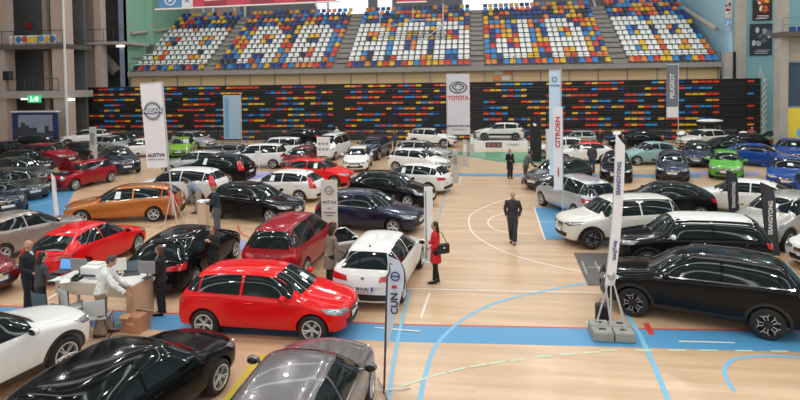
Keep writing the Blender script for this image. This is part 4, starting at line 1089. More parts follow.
# open front door of the white hatchback
wh = done['white hatchback seen from behind with number plate beside the foreground flag']
pr = PROTO['golf']
d = bpy.data.objects.new('front_door', None); 
m = MB(); m.prism([(0, .30), (-.95, .30), (-1.05, .60), (-1.02, .90), (-.05, .88), (0, .6)], 0, .10, 0)
m.tube([(-1.0, .05, .90), (-.93, .04, 1.30), (-.55, .03, 1.33), (-.05, .05, .90)], .02, 6, 0)
o = m.build('front_door', paint('white'), wh, bev=.02); o.location = (pr['f']-1.32, pr['hw']-.06, 0); o.rotation_euler = (0, 0, R(-52))
g = MB(); g.prism([(-.97, .90), (-.91, 1.28), (-.55, 1.30), (-.08, .91)], .045, .052, 0); g.build('door_glass', GLASS, o)
g = MB(); g.prism([(-.08, .36), (-.88, .36), (-.95, .6), (-.92, .84), (-.1, .82)], -.012, 0, 0); g.build('door_trim', mat('door_trim', (.30,.25,.18), .7), o)
zpl = [o for o in wh.children if o.name.startswith('number_plate')]
for o in zpl:
    sgn = 1 if sum(v.co.x for v in o.data.vertices) > 0 else -1
    xx = max(abs(v.co.x) for v in o.data.vertices)*sgn; zz = sum(v.co.z for v in o.data.vertices)/len(o.data.vertices)
    text_obj('8616 JKJ', .095, BLK, o, (xx+sgn*.003, 0, zz), (R(90), 0, R(90 if sgn > 0 else -90)))
# box on the cream car's roof
pc_ = done['cream white hatchback beneath the roof box on the right']
zt0 = 1.46
a = G(717, 131, 1.5)
t = thing('roof_box', 'white roof box with black lower shell displayed above cream white hatchback', 'roof box', (pc_.location.x+1.2, pc_.location.y+1.6, 1.55))
m = MB(); m.M = Matrix.Translation((0,0,.32)); m.ell((0, 0, .12), (1.05, .45, .17), 18, 10); m.M = Matrix(); m.build('lid', WHITE, t)
m = MB(); m.box((0, 0, .23), (1.85, .78, .36)); m.build('lower_shell', BLK, t, bev=.08)
for x in (-.6, .6):
    m = MB(); m.box((x, 0, .02), (.08, 1.0, .05)); m.tube([(x, -.45, 0), (x, -.45, -1.55)], .03, 6); m.tube([(x, .45, 0), (x, .45, -1.55)], .03, 6); m.build('stand_leg', STEEL, t)

# ------------------------------------------------------------ banners and flags
INK = mat('ink_dark', lin(50, 54, 64), .6); REDI = mat('ink_red', lin(200, 36, 48), .6); BLUI = mat('ink_blue', lin(36, 70, 130), .6); LGREY = mat('ink_grey', lin(150, 152, 156), .5, metal=.2)
CLOTH = mat('banner_cloth', lin(232, 232, 236), .75); CLOTHB = mat('banner_cloth_blue', lin(196, 220, 238), .75); POLE = mat('pole_pale', lin(200, 202, 204), .4, metal=.3)
def panel(t, name, x0, x1, z0, z1, m_, y=0, th=.02, wave=0):
    m = MB(); nx, nz = 8, 10; vs = []
    for s in (0, 1):
        for j in range(nz+1):
            for i in range(nx+1):
                x = lerp(x0, x1, i/nx); z = lerp(z0, z1, j/nz)
                vs.append((x, y + (s-.5)*th + wave*math.sin(i*1.3+j*.5), z))
    k = nx+1; n = k*(nz+1); fs = []
    for j in range(nz):
        for i in range(nx):
            a = j*k+i; fs.append((a, a+1, a+k+1, a+k)); fs.append((n+a, n+a+k, n+a+k+1, n+a+1))
    bd = [i for i in range(k)]+[j*k+nx for j in range(1, nz+1)]+[nz*k+i for i in range(nx-1, -1, -1)]+[j*k for j in range(nz-1, 0, -1)]
    q = len(bd); fs += [(bd[i], bd[(i+1)%q], n+bd[(i+1)%q], n+bd[i]) for i in range(q)]
    m.add(vs, fs); return m.build(name, m_, t)
def ringm(t, name, x, z, r, w, m_, y, sx=1.0):
    m = MB(); m.M = Matrix.Translation((x, y, z)) @ Matrix.Diagonal((sx, 1, 1, 1)); m.lathe([(r-w, 0), (r-w, -.01), (r, -.01), (r, 0)], 30, 0, 'y'); return m.build(name, m_, t)
X90 = (R(90), 0, 0)
# tall ring-emblem banner on a tripod mast
b0 = G(174, 225); Y = b0.y
A, B_ = AY(142.5, 83, Y), AY(171, 167, Y)
t = thing('tall_banner', 'tall white banner with a silver ring emblem on a tripod mast, left', 'banner', b0)
rx0 = AY(150, 167, Y).x-b0.x; rx1 = AY(171, 166, Y).x-b0.x; z1 = A.z; z0 = B_.z
rx0b = AY(150, 168, Y).x-b0.x
panel(t, 'banner_cloth', rx0, rx1, z0, z1, CLOTH, wave=.012)
cxn = (rx0+rx1)/2; zn_ = AY(155, 110, Y).z; rr_ = (rx1-rx0)*.41; t.rotation_euler = (0, R(-3.2), 0)
ringm(t, 'ring_emblem', cxn, zn_, rr_, rr_*.26, mat('emblem_silver', lin(140, 146, 152), .35, metal=.5), -.03)
m = MB(); m.box((cxn, -.04, zn_), (rr_*2.3, .012, rr_*.56)); eb = m.build('name_bar', mat('bar_blue', lin(56, 84, 130), .5), t)
text_obj('NISSAN', rr_*.64, WHITE, t, (cxn, -.05, zn_), X90)
text_obj('AUSTVA', .20, INK, t, (cxn, -.03, z0+(z1-z0)*.15), X90); text_obj('SERVICIO OFICIAL', .085, LGREY, t, (cxn, -.03, z0+(z1-z0)*.10), X90)
m = MB(); m.tube([(rx1+.05, 0, .5), (rx1+.05, 0, z1+.05)], .03, 8); m.tube([(0, 0, .4), (rx1+.05, 0, .55)], .03, 6); m.build('mast', POLE, t)
m = MB(); m.tube([(rx0, 0, z1+.03), (rx1+.05, 0, z1+.03)], .02, 6); m.build('top_arm', POLE, t)
for i in range(5):
    a = 2*math.pi*i/5+.5; m = MB(); m.tube([(rx1+.05, 0, 1.25), (rx1+.05+.45*math.cos(a), .45*math.sin(a), .0)], .018, 6); m.build('tripod_leg', POLE, t)
# oval emblem banner
b0 = G(449, 176); Y = b0.y
t = thing('tall_banner', 'tall white banner with an oval emblem and red lettering above centre', 'banner', b0)
x0 = AY(446.5, 76, Y).x-b0.x; x1 = AY(469.5, 76, Y).x-b0.x; z1 = AY(458, 74.5, Y).z; z0 = AY(458, 134.5, Y).z; cxn = (x0+x1)/2; W_ = x1-x0
panel(t, 'banner_cloth', x0+.03, x1, z0, z1, mat('cloth_grey', lin(206, 208, 214), .75), wave=.008)
zc = AY(458, 87.5, Y).z; EM = mat('emblem_dark', lin(60, 62, 68), .5)
ringm(t, 'oval_emblem', cxn, zc, W_*.26, W_*.035, EM, -.025, 1.5); ringm(t, 'oval_emblem', cxn, zc+.03, W_*.14, W_*.03, EM, -.03, 1.9)
o = ringm(t, 'oval_emblem', cxn, zc, W_*.24, W_*.03, EM, -.03, .5)
text_obj('TOYOTA', W_*.25, REDI, t, (cxn, -.03, AY(458, 98, Y).z), X90, sx=.86)
text_obj('BREOGAN MOTOR', W_*.115, INK, t, (cxn, -.03, AY(458, 126, Y).z), X90); text_obj('CONCESIONARIO', W_*.075, LGREY, t, (cxn, -.03, AY(458, 129.5, Y).z), X90)
m = MB(); m.tube([(x0, 0, 0), (x0, 0, z1+.05)], .025, 8); m.build('mast', POLE, t)
m = MB(); m.tube([(x0, 0, z1+.02), (x1, 0, z1+.02)], .02, 6); m.build('top_arm', POLE, t)
m = MB(); m.box((x0, 0, .03), (.6, .6, .06)); m.build('base_plate', MGREY, t)
# pale blue hanging banner
def hang(label, px0, px1, py0, py1, gy, cloth, parts=()):
    b0 = G((px0+px1)/2, gy); Y = b0.y; t = thing('hanging_banner', label, 'banner', b0)
    x0 = AY(px0, py0, Y).x-b0.x; x1 = AY(px1, py0, Y).x-b0.x; z1 = AY(px0, py0, Y).z; z0 = AY(px0, py1, Y).z
    panel(t, 'banner_cloth', x0, x1, z0, z1, cloth, wave=.01)
    m = MB(); m.tube([(x1+.04, .03, 0), (x1+.04, .03, z1+.1)], .03, 8); m.build('mast', POLE, t)
    m = MB(); m.tube([(x0, .03, z1+.03), (x1+.04, .03, z1+.03)], .02, 6); m.build('top_arm', POLE, t)
    m = MB(); m.box((x1+.04, .03, .04), (.6, .6, .08)); m.build('base_plate', MGREY, t)
    return t, x0, x1, z0, z1
t, x0, x1, z0, z1 = hang('pale blue and grey hanging banner behind lime green hatchback', 223, 240, 96, 139, 160, mat('cloth_pale_blue', lin(160, 182, 200), .75))
m = MB(); m.box((x0+(x1-x0)*.2, -.03, (z0+z1)/2), ((x1-x0)*.22, .01, (z1-z0)*.92)); m.build('blue_stripe', mat('stripe_blue', lin(110, 160, 200), .7), t)
t, x0, x1, z0, z1 = hang('grey hanging banner with white lower end on a thin pole, right', 666.5, 678, 65, 118, 158, mat('cloth_mid_grey', lin(112, 116, 124), .75))
m = MB(); m.box(((x0+x1)/2, -.03, z0+(z1-z0)*.11), ((x1-x0), .02, (z1-z0)*.20)); m.build('white_end', WHITE, t)
text_obj('PEUGEOT', .40, WHITE, t, ((x0+x1)/2, -.03, lerp(z0, z1, .6)), (R(90), R(-90), 0))
t, x0, x1, z0, z1 = hang('tall narrow pale blue-white banner above the red-lettered one', 549, 560, 71, 175, 200, CLOTHB)
ringm(t, 'small_emblem', (x0+x1)/2, lerp(z0, z1, .92), .12, .03, BLUI, -.03); text_obj('HYUNDAI', .10, BLUI, t, ((x0+x1)/2, -.03, lerp(z0, z1, .86)), X90)
b0 = G(560, 222); Y = b0.y
t = thing('tall_banner', 'narrow white banner with red slanting letters beside the silver car', 'banner', b0)
x0 = AY(553.5, 108, Y).x-b0.x; x1 = AY(562, 108, Y).x-b0.x; z1 = AY(558, 107, Y).z; z0 = AY(558, 190, Y).z
panel(t, 'banner_cloth', x0, x1, z0, z1, CLOTH)
text_obj('CITROEN', .25, REDI, t, ((x0+x1)/2, -.03, lerp(z0, z1, .70)), (R(90), R(-90), 0), sx=1.15)
text_obj('ocasion', .12, REDI, t, ((x0+x1)/2, -.03, lerp(z0, z1, .22)), (R(90), R(-90), 0))
m = MB(); m.tube([(x1+.02, .03, 0), (x1+.02, .03, z1)], .022, 8); m.build('mast', POLE, t)
m = MB(); m.box((x1, .03, .08), (.45, .45, .16)); m.build('base_block', WHITE, t)
# feather flags
def feather(label, base, top, W_, bend, m_, edge, textm, txt, size, head='round', z_low=None, lean=0, legs=4, legR=.5):
    b0 = G(*base); Y = b0.y; zt = AY(top[0], top[1], Y).z; zl = z_low if z_low is not None else .25*zt
    t = thing('feather_flag', label, 'flag', b0)
    n = 24; pole = []; cl = []
    xt = AY(top[0], top[1], Y).x-b0.x
    for i in range(n+1):
        s = i/n; z = lerp(zl, zt, s)
        w = W_*(min(1, (s/.7))**.9 if bend else 1)*(math.sqrt(max(0, 1-((s-.80)/.20)**2)) if s > .80 else 1)
        c = xt*z/zt
        cl.append((c, c+w, z))
    m = MB(); vs = []; fs = []
    for s in (-.012, .012):
        for a, b, z in cl:
            for q in (0, .5, 1): vs.append((lerp(a, b, q), s+.02*math.sin(z*2)*q, z))
    K = (n+1)*3
    for i in range(n):
        for q in range(2):
            a = i*3+q; fs += [(a, a+1, a+4, a+3), (K+a, K+a+3, K+a+4, K+a+1)]
        a = i*3; fs.append((a, a+3, K+a+3, K+a)); a = i*3+2; fs.append((a, a+3, K+a+3, K+a))
    m.add(vs, fs); m.build('flag_cloth', m_, t)
    m = MB(); m.tube([(a, 0, z) for a, b, z in cl[:20]]+[(lerp(a, b, .15), 0, z+.01) for a, b, z in cl[20:23]]+[(b, 0, z) for a, b, z in cl[22:15:-1]], .022, 6); m.build('edge_sleeve', edge, t)
    m = MB(); m.tube([(0, 0, 0), (cl[0][0], 0, cl[0][2])], .02, 8); m.build('pole', edge, t)
    for i in range(legs):
        a = 2*math.pi*i/legs+.4; m = MB(); m.tube([(0, 0, .06), (legR*math.cos(a), legR*math.sin(a), .012)], .012, 6); m.build('base_leg', STEEL, t)
    if txt:
        zz = lerp(zl, zt, .52); o = text_obj(txt, size, textm, t, (xt*zz/zt+W_*.5, -.045, zz), (R(90), R(-90), 0))
    return t, xt, zl, zt
b0 = G(384, 393); H_ = AY(397, 256, b0.y).z
t, xt, zl, zt = feather('white feather flag with dark letters in the foreground beside grey hatchback', (384, 393), (388, 256), .30, 1, mat('flag_pale', lin(205, 216, 232), .7), DGREY, INK, 'CUN', .18, z_low=.75)
ringm(t, 'flag_emblem', .24, lerp(zl, zt, .80), .085, .02, BLUI, -.04); m = MB(); m.box((.24, -.045, lerp(zl, zt, .80)), (.15, .01, .02)); m.build('flag_emblem', BLUI, t)
m = MB(); m.box((.22, -.045, lerp(zl, zt, .69)), (.09, .012, .05)); m.build('flag_mark', REDI, t)
feather('black feather flag with white letters in front of white three-door hatchback', (731, 228), (726, 170), .36, 0, mat('flag_black', lin(50, 52, 60), .6), BLK, WHITE, 'SSANGYONG', .16, z_low=.25)
feather('black feather flag with white letters in front of pale sand car', (768, 262), (760, 182), .36, 0, mat('flag_black', lin(50, 52, 60), .6), BLK, WHITE, 'SSANGYONG', .17, z_low=.2)
feather('slim white feather flag on the blue zone at the left', (56, 232), (51, 173), .16, 0, CLOTH, POLE, MGREY, '', .2, z_low=.2)
# tall white banner on weighted legs, right
b0 = G(611, 336); Y = b0.y
t = thing('tall_banner', 'tall slim white banner with blue lettering on weighted grey blocks', 'banner', b0)
zt = AY(620, 145, Y).z; zl = AY(607, 285, Y).z; xt = AY(620, 145, Y).x-b0.x
m = MB(); W2 = AY(622, 200, Y).x-AY(613, 200, Y).x; vs = []; n = 20
pts = [(lerp(-.02, xt, s)+.05*math.sin(s*3), lerp(zl, zt, s)) for s in [i/n for i in range(n+1)]]
for s in (-.02, .02):
    for i, (x, z) in enumerate(pts):
        vs += [(x-W2/2, s, z+(.25 if i == n else 0)), (x, s-.01, z+(.1 if i == n else 0)), (x+W2/2, s, z)]
K = (n+1)*3; fs = []
for i in range(n):
    for q in range(2):
        a = i*3+q; fs += [(a, a+1, a+4, a+3), (K+a, K+a+3, K+a+4, K+a+1)]
    a = i*3; fs.append((a, a+3, K+a+3, K+a)); a = i*3+2; fs.append((a, a+3, K+a+3, K+a))
m.add(vs, fs); m.build('banner_cloth', CLOTH, t)
m = MB(); m.tube([(0, .05, .3)]+[(x-W2*.45, .05, z) for x, z in pts], .022, 8); m.build('mast', POLE, t)
ps = AY(616, 178, Y); text_obj('SSANGYONG', .12, BLUI, t, (ps.x-b0.x+.05, -.045, ps.z), (R(90), R(-88), 0)); ps = AY(613, 250, Y); text_obj('SsangYong', .10, BLUI, t, (ps.x-b0.x+.02, -.045, ps.z), (R(90), R(-88), 0))
for i in range(6):
    a = 2*math.pi*i/6+.3; m = MB(); m.tube([(0, 0, zl+.25), (.36*math.cos(a), .30*math.sin(a), .2)], .014, 6); m.build('tripod_leg', POLE, t)
m = MB(); m.ell((0, 0, zl+.2), (.09, .07, .1)); m.build('clamp', STEEL, t)
CB = mat('weight_block', lin(150, 150, 140), .9, noise=.1)
for i, (x, y) in enumerate(((-.22, -.17), (.22, -.17), (-.22, .17), (.22, .17))):
    m = MB(); m.box((x, y, .11), (.42, .33, .22)); w_ = m.build('weight_block', CB, t, bev=.03)
    m = MB(); m.box((x, y, .225), (.14, .05, .02)); m.build('grip', BLK, w_)
t = thing('bag', 'small black bag on the floor behind the weighted blocks', 'bag', G(603, 322))
m = MB(); m.box((0, 0, .22), (.34, .22, .44)); m.build('bag_body', BLK, t, bev=.06); m = MB(); m.tube([(-.08, 0, .43), (-.06, 0, .52), (.06, 0, .52), (.08, 0, .43)], .012, 6); m.build('handle', BLK, t)
# roll-up display
b0 = G(330, 242); Y = b0.y
t = thing('rollup_display', 'cream roll-up display with a ring emblem in front of dark blue hatchback', 'display', b0)
x0 = AY(321, 182, Y).x-b0.x; x1 = AY(337, 178, Y).x-b0.x; z1 = AY(329, 180, Y).z; cxn = (x0+x1)/2
panel(t, 'display_sheet', x0, x1, .1, z1, mat('display_cream', lin(214, 210, 198), .6))
ringm(t, 'ring_emblem', cxn, z1-.36, .15, .035, MGREY, -.02); m = MB(); m.box((cxn, -.03, z1-.36), (.36, .01, .07)); m.build('name_bar', MGREY, t); text_obj('NISSAN', .08, WHITE, t, (cxn, -.037, z1-.36), X90, .001)
text_obj('ACT 5.A', .135, INK, t, (cxn, -.02, z1-.78), X90)
for i, z in enumerate((z1-1.0, z1-1.15, z1-1.25)): text_obj(['AUTO', 'CONCESIONARIO', 'A CORUNA'][i], .055, INK, t, (cxn, -.02, z), X90)
m = MB(); m.box((cxn, .02, .05), (x1-x0+.06, .22, .1)); m.build('base_cassette', STEEL, t); m = MB(); m.tube([(cxn, .06, .1), (cxn, .04, z1)], .015, 6); m.build('support_pole', STEEL, t)
# white slim board
b0 = G(428.5, 262); Y = b0.y
t = thing('slim_board', 'tall slim plain white display board beside woman in red coat', 'display', b0)
x0 = AY(424, 190, Y).x-b0.x; x1 = AY(432.5, 190, Y).x-b0.x; z1 = AY(428, 187, Y).z
m = MB(); m.box(((x0+x1)/2, 0, z1/2), (x1-x0, .06, z1)); m.build('board', WHITE, t, bev=.01); m = MB(); m.box(((x0+x1)/2, 0, .02), (x1-x0+.12, .4, .04)); m.build('foot', WHITE, t)
m = MB(); m.box((x0+.05, -.035, z1/2), (.04, .01, z1*.9)); m.build('edge_stripe', LGREY, t)
# slim totems
def totem(label, px0, px1, py0, py1, m_, dark=0):
    b0 = G((px0+px1)/2, py1); Y = b0.y; t = thing('totem', label, 'totem', b0)
    w_ = AY(px1, py1, Y).x-AY(px0, py1, Y).x; h_ = AY(px0, py0, Y).z
    m = MB(); m.box((0, 0, h_/2), (w_, .16, h_)); m.build('column', m_, t, bev=.015); m = MB(); m.box((0, 0, .02), (w_+.15, .4, .04)); m.build('foot', STEEL, t)
    m = MB(); m.box((0, -.085, h_*.7), (w_*.7, .01, h_*.3)); m.build('printed_sheet', PAPER if not dark else MGREY, t)
TG = mat('totem_grey', lin(186, 184, 186), .5)
totem('slim grey totem in front of white cars at the far left', 91, 97, 127, 166, TG, 1)
totem('grey totem at the aisle by white hatchback with red lamp', 453, 458, 150, 182, TG, 1)
totem('grey totem post nearest to the centre aisle', 463, 467, 140, 166, TG)
totem('grey totem beside the display platform', 470, 474, 134, 156, TG)
b0 = G(551, 166); t = thing('box_totem', 'white upright box totem left of the red-lettered banner', 'totem', b0); Y = b0.y
m = MB(); w_ = AY(552, 150, Y).x-AY(544, 150, Y).x; h_ = AY(548, 130, Y).z; m.box((0, .3, h_/2), (w_, .7, h_)); m.build('box', mat('totem_white', lin(214, 212, 206), .5), t, bev=.02); m = MB(); m.box((w_/2+.01, .3, h_*.55), (.03, .5, h_*.7)); m.build('dark_side_panel', DGREY, t)
# poster board at the van
b0 = G(324, 168); Y = b0.y; t = thing('poster_board', 'white poster board with small pictures leaning before the small white van', 'display', b0)
x0 = AY(317, 150, Y).x-b0.x; x1 = AY(330, 150, Y).x-b0.x; z1 = AY(324, 137, Y).z; z0 = AY(324, 156, Y).z
m = MB(); m.box(((x0+x1)/2, 0, (z0+z1)/2), (x1-x0, .05, z1-z0)); m.build('board', WHITE, t)
m = MB()
for i in range(3):
    for j in range(2): m.box((lerp(x0, x1, .22+.28*i), -.03, lerp(z0, z1, .35+.3*j)), ((x1-x0)*.18, .01, (z1-z0)*.12))
m.build('pictures', MGREY, t); m = MB(); m.tube([(x0+.1, .05, z0+.2), (x0, .1, 0)], .02, 6); m.tube([(x1-.1, .05, z0+.2), (x1, .1, 0)], .02, 6); m.tube([((x0+x1)/2, .05, z1-.2), ((x0+x1)/2, .6, 0)], .02, 6); m.build('easel_legs', STEEL, t)
# round white signs
for i, (px, py, gy) in enumerate(((617, 133, 152), (681, 133, 152), (743, 133, 147))):
    b0 = G(px, gy); Y = b0.y; z = AY(px, py, Y).z
    t = thing('round_sign', ['round white disc sign left of the mint small car', 'round white disc sign in front of cream white hatchback', 'round white disc sign above the deep blue coupe'][i], 'sign', b0, 0, 'round white disc signs')
    m = MB(); m.M = Matrix.Translation((0, 0, z)) @ Matrix.Rotation(R(-38), 4, 'X') @ Matrix.Rotation(R(-12), 4, 'Y'); m.M = m.M @ Matrix.Diagonal((1.5, 1, .85, 1)); m.lathe([(.0005, -.03), (.20, -.03), (.22, 0), (.20, .03), (.0005, .03)], 24, 0, 'y'); m.build('disc', WHITE, t)
    m = MB(); m.tube([(0, .05, 0), (0, .05, z)], .02, 6); m.build('pole', DGREY, t); m = MB(); m.box((0, .05, .02), (.35, .35, .04)); m.build('foot', DGREY, t)
# price stands
for i, (px, p0, gy, lb) in enumerate(((259, 153, 176, 'slim white price stand by the white people carrier'), (187, 141, 166, 'slim white stand before the lime green hatchback'))):
    b0 = G(px, gy); z = AY(px, p0, b0.y).z; t = thing('price_stand', lb, 'stand', b0, 0)
    m = MB(); m.tube([(0, 0, 0), (0, 0, z)], .03, 8); m.build('pole', WHITE, t); m = MB(); m.box((0, -.04, z), (.40, .02, .28)); m.build('sheet', PAPER, t); m = MB(); m.box((0, 0, .02), (.4, .4, .04)); m.build('foot', STEEL, t)
# crowd barriers along the stand
YF = YS-1.6
x = sx0+1; i = 0
BAR = mat('barrier_steel', lin(120, 126, 126), .5, metal=.4)
bars = None
while x < sx1-3:
    if bars is None:
        f1 = MB(); f1.tube([(0, 0, .1), (0, 0, 1.1), (2.3, 0, 1.1), (2.3, 0, .1), (0, 0, .1)], .025, 6); bme = f1.mesh('frame', BAR)
        f2 = MB()
        for k in range(14): f2.tube([(.16+k*.153, 0, .12), (.16+k*.153, 0, 1.08)], .012, 4)
        bars = f2.mesh('vertical_bars', BAR); f3 = MB(); [f3.box((q, 0, .03), (.06, .5, .06)) for q in (.3, 2.0)]; feet = f3.mesh('feet', BAR)
    t = thing('crowd_barrier', 'grey steel crowd barrier standing in the long row before the stand', 'barrier', (x, YF, 0), 0, 'crowd barriers before the stand')
    child('frame', bme, t); child('vertical_bars', bars, t); child('feet', feet, t)
    x += 2.45; i += 1
# dark mat
a = [G(*p) for p in ((574, 253.5), (640, 254), (650, 285), (588, 285.5))]
t = thing('floor_mat', 'dark grey floor mat with pale lines in front of black cars', 'mat', (0, 0, 0)); 
m = MB(); vs = [(p.x, p.y, .006) for p in a]+[(p.x, p.y, .022) for p in a]; m.add(vs, [(0,1,2,3),(4,5,6,7),(0,1,5,4),(1,2,6,5),(2,3,7,6),(3,0,4,7)]); m.build('rubber_sheet', mat('mat_grey', lin(92, 88, 86), .7, noise=.15), t)
m = MB()
for p, q in (((582, 262), (587, 275)), ((595, 262), (601, 275)), ((588, 268), (597, 268))):
    P0, P1 = G(*p), G(*q); m.tube([(P0.x, P0.y, .024), (P1.x, P1.y, .024)], [(.03, .004)]*2, 6, side=(1,.3,0))
m.build('pale_lines', LGREY, t)
# inflatable-like dark banner in front of the stand
b0 = G(535, 162); Y = b0.y; t = thing('tall_banner', 'tall black cloth banner with small white mark behind the aisle', 'banner', b0)
x0 = AY(530, 120, Y).x-b0.x; x1 = AY(541, 120, Y).x-b0.x; z1 = AY(535, 116.5, Y).z; panel(t, 'banner_cloth', x0, x1, .05, z1, mat('flag_dark', (.012,.013,.016), .7), wave=.02, th=.1)
m = MB(); m.box((x0+.30, -.08, z1-.55), (.22, .012, .16), 0, Matrix.Rotation(.5, 3, 'Y')); m.build('white_mark', WHITE, t); m = MB(); m.tube([(x1, .05, 0), (x1, .05, z1)], .03, 6); m.build('mast', DGREY, t)

# ------------------------------------------------------------ reception desk
DW = mat('desk_white', lin(222, 220, 214), .4); WD = mat('desk_wood', lin(196, 160, 130), .5, noise=.12, nscale=3)
q1 = G(53, 281, 1.0); q2 = G(133, 286, 1.0); q3 = G(149, 276, 1.0); dd = q2-q1; ang = math.atan2(dd.y, dd.x); Ld = dd.length; Dd = .74
t = thing('reception_desk', 'long white-topped reception desk with a wood veneer end panel', 'desk', (q1.x, q1.y, 0), ang)
m = MB(); m.box((Ld/2, .37, 1.0), (Ld, .74, .05)); m.build('desk_top', DW, t, bev=.01)
m = MB(); m.box((Ld/2-.1, .03, .84), (Ld-.3, .04, .27)); m.build('front_panel', mat('desk_panel', lin(206, 190, 172), .5), t)
m = MB(); m.box((Ld-.04, .37, .49), (.08, .72, .97)); m.build('end_panel', WD, t); m = MB(); m.box((Ld-.10, .02, .49), (.16, .05, .97)); m.build('end_front_panel', WD, t)
for yy in (.08, .66):
    m = MB(); m.box((.1, yy, .49), (.05, .05, .97)); m.build('leg', STEEL, t)
m = MB(); m.box((Ld/2, .70, .72), (Ld-.3, .03, .50)); m.build('back_panel', DW, t)
def on_desk(px, py): return G(px, py, 1.03)
def laptop(label, px, py, rz, screenlit=True):
    p = on_desk(px, py); t = thing('laptop', label, 'laptop', (p.x, p.y, 1.03), rz)
    m = MB(); m.box((0, 0, .012), (.38, .26, .02)); m.build('keyboard_base', DGREY, t); m = MB(); m.box((0, .17, .15), (.40, .015, .28), 0, Matrix.Rotation(R(-15), 3, 'X')); s = m.build('lid', BLK, t)
    m = MB(); m.box((0, .160, .15), (.36, .006, .24), 0, Matrix.Rotation(R(-15), 3, 'X')); m.build('screen', mat('laptop_screen', lin(90, 150, 215), .3, emit=lin(110, 170, 230), es=.5) if screenlit else mat('laptop_dim', lin(90, 110, 120), .3), s)
laptop('black laptop with bright blue screen on the left end of desk', 62, 272, ang)
laptop('black laptop in front of the man in white shirt', 132, 274, ang+.5, False)
for i, (px, py, lb) in enumerate(((79, 268, 'grey screen divider behind the bright laptop'), (117, 268, 'pale monitor back behind the man in white shirt'), (147, 271, 'grey panel at the right end of the desk'))):
    p = on_desk(px, py+7); t2 = thing('monitor', lb, 'monitor', (p.x, p.y, 1.026), ang+(.4 if i == 1 else 0))
    m = MB(); m.box((0, 0, .26), (.44, .03, .30)); m.build('panel', MGREY if i != 1 else DW, t2, bev=.01); m = MB(); m.tube([(0, .02, .14), (0, .03, .01)], .02, 6); m.box((0, .02, .008), (.2, .16, .016)); m.build('stand', DGREY, t2)
p = on_desk(95, 276); t2 = thing('printer', 'white desktop printer in the middle of the desk', 'printer', (p.x, p.y, 1.03), ang)
m = MB(); m.box((0, 0, .14), (.48, .40, .28)); m.build('housing', WHITE, t2, bev=.03); m = MB(); m.box((0, -.21, .08), (.36, .03, .05)); m.build('paper_slot', DGREY, t2); m = MB(); m.box((0, .05, .30), (.36, .2, .03)); m.build('lid', DW, t2)
rr = random.Random(5)
for i, (px, py) in enumerate(((55, 279), (66, 281), (75, 277), (83, 279), (122, 282))):
    p = on_desk(px, py); m = MB(); m.M = Matrix.Rotation(rr.uniform(-1, 1), 4, 'Z'); m.box((0, 0, .004), (.21, .297, .006)); o = m.build('paper_sheet', PAPER); o.location = (p.x, p.y, 1.03); tag(o, ['white paper sheet at the left end of desk', 'white paper sheet before the bright laptop', 'white paper sheet right of the bright laptop', 'white paper sheet beside the printer', 'white paper sheet near the end panel of desk'][i], 'paper', 'papers on the desk')
p = on_desk(77, 280); t2 = thing('telephone', 'black desk telephone right of the bright laptop', 'telephone', (p.x, p.y, 1.03), ang); m = MB(); m.box((0,0,.03), (.17,.2,.06)); m.build('phone_base', BLK, t2, bev=.01); m = MB(); m.tube([(-.05,-.09,.08),(-.05,0,.095),(-.05,.09,.08)], .022, 8); m.build('handset', BLK, t2)
p = G(131, 334); t2 = thing('cardboard_box', 'brown cardboard box on the floor at the end of desk', 'box', (p.x+.0, p.y+.2, 0), -.12)
m = MB(); m.box((0, 0, .19), (.46, .38, .38)); m.build('carton', mat('cardboard', lin(176, 128, 96), .85, noise=.1), t2); m = MB(); m.box((-.12, -.20, .39), (.24, .16, .01), 0, Matrix.Rotation(.3, 3, 'X')); m.box((.1, .2, .40), (.44, .14, .01), 0, Matrix.Rotation(-.4, 3, 'X')); m.build('flap', mat('cardboard_light', lin(192, 148, 112), .85), t2)
m = MB(); m.box((0, -.192, .22), (.2, .006, .06)); m.build('tape', mat('tape', lin(200, 170, 140), .4), t2)
def chair(label, px, py, rz, col):
    p = G(px, py); t2 = thing('visitor_chair', label, 'chair', p, rz)
    m = MB(); m.box((0, 0, .46), (.46, .44, .03)); m.build('seat', col, t2, bev=.012)
    m = MB(); vs = []
    for j in range(7):
        for i in range(7):
            x = lerp(-.22, .22, i/6); z = lerp(.56, .92, j/6); vs.append((x, .24+.03*(1-(x/.22)**2)+.10*(z-.56), z))
    n = len(vs); vs += [(x, y+.015, z) for x, y, z in vs]; fs = []
    for j in range(6):
        for i in range(6): a = j*7+i; fs += [(a, a+1, a+8, a+7), (n+a, n+a+7, n+a+8, n+a+1)]
    for j in range(6): fs += [(j*7, j*7+7, n+j*7+7, n+j*7), (j*7+6, j*7+13, n+j*7+13, n+j*7+6)]
    for i in range(6): fs += [(i, i+1, n+i+1, n+i), (42+i, 43+i, n+43+i, n+42+i)]
    m.add(vs, fs); m.build('backrest', col, t2)
    for sx in (-1, 1):
        m = MB(); m.tube([(sx*.23, .27, .95), (sx*.23, .25, .56), (sx*.24, .2, .45), (sx*.24, -.2, .45)], .014, 6); m.build('back_frame', DGREY, t2)
        m = MB(); m.tube([(sx*.24, -.2, .45), (sx*.25, -.22, .012), (sx*.25, .22, .012)], .013, 6); m.build('leg', CHROME, t2)
    m = MB(); m.tube([(-.25, .22, .012), (.25, .22, .012)], .013, 6); m.build('floor_bar', CHROME, t2)
CG = mat('chair_mesh_grey', lin(196, 200, 204), .6); CGr = mat('chair_teal', lin(70, 100, 112), .8)
chair('chrome visitor chair with pale grey back, right one by the desk', 99, 336, math.pi+.35, CG)
chair('chrome visitor chair with pale grey back, middle one by desk', 77, 325, math.pi-.5, CG)
chair('visitor chair with a teal cover beside the woman in dark suit', 51, 328, math.pi-.2, CGr)
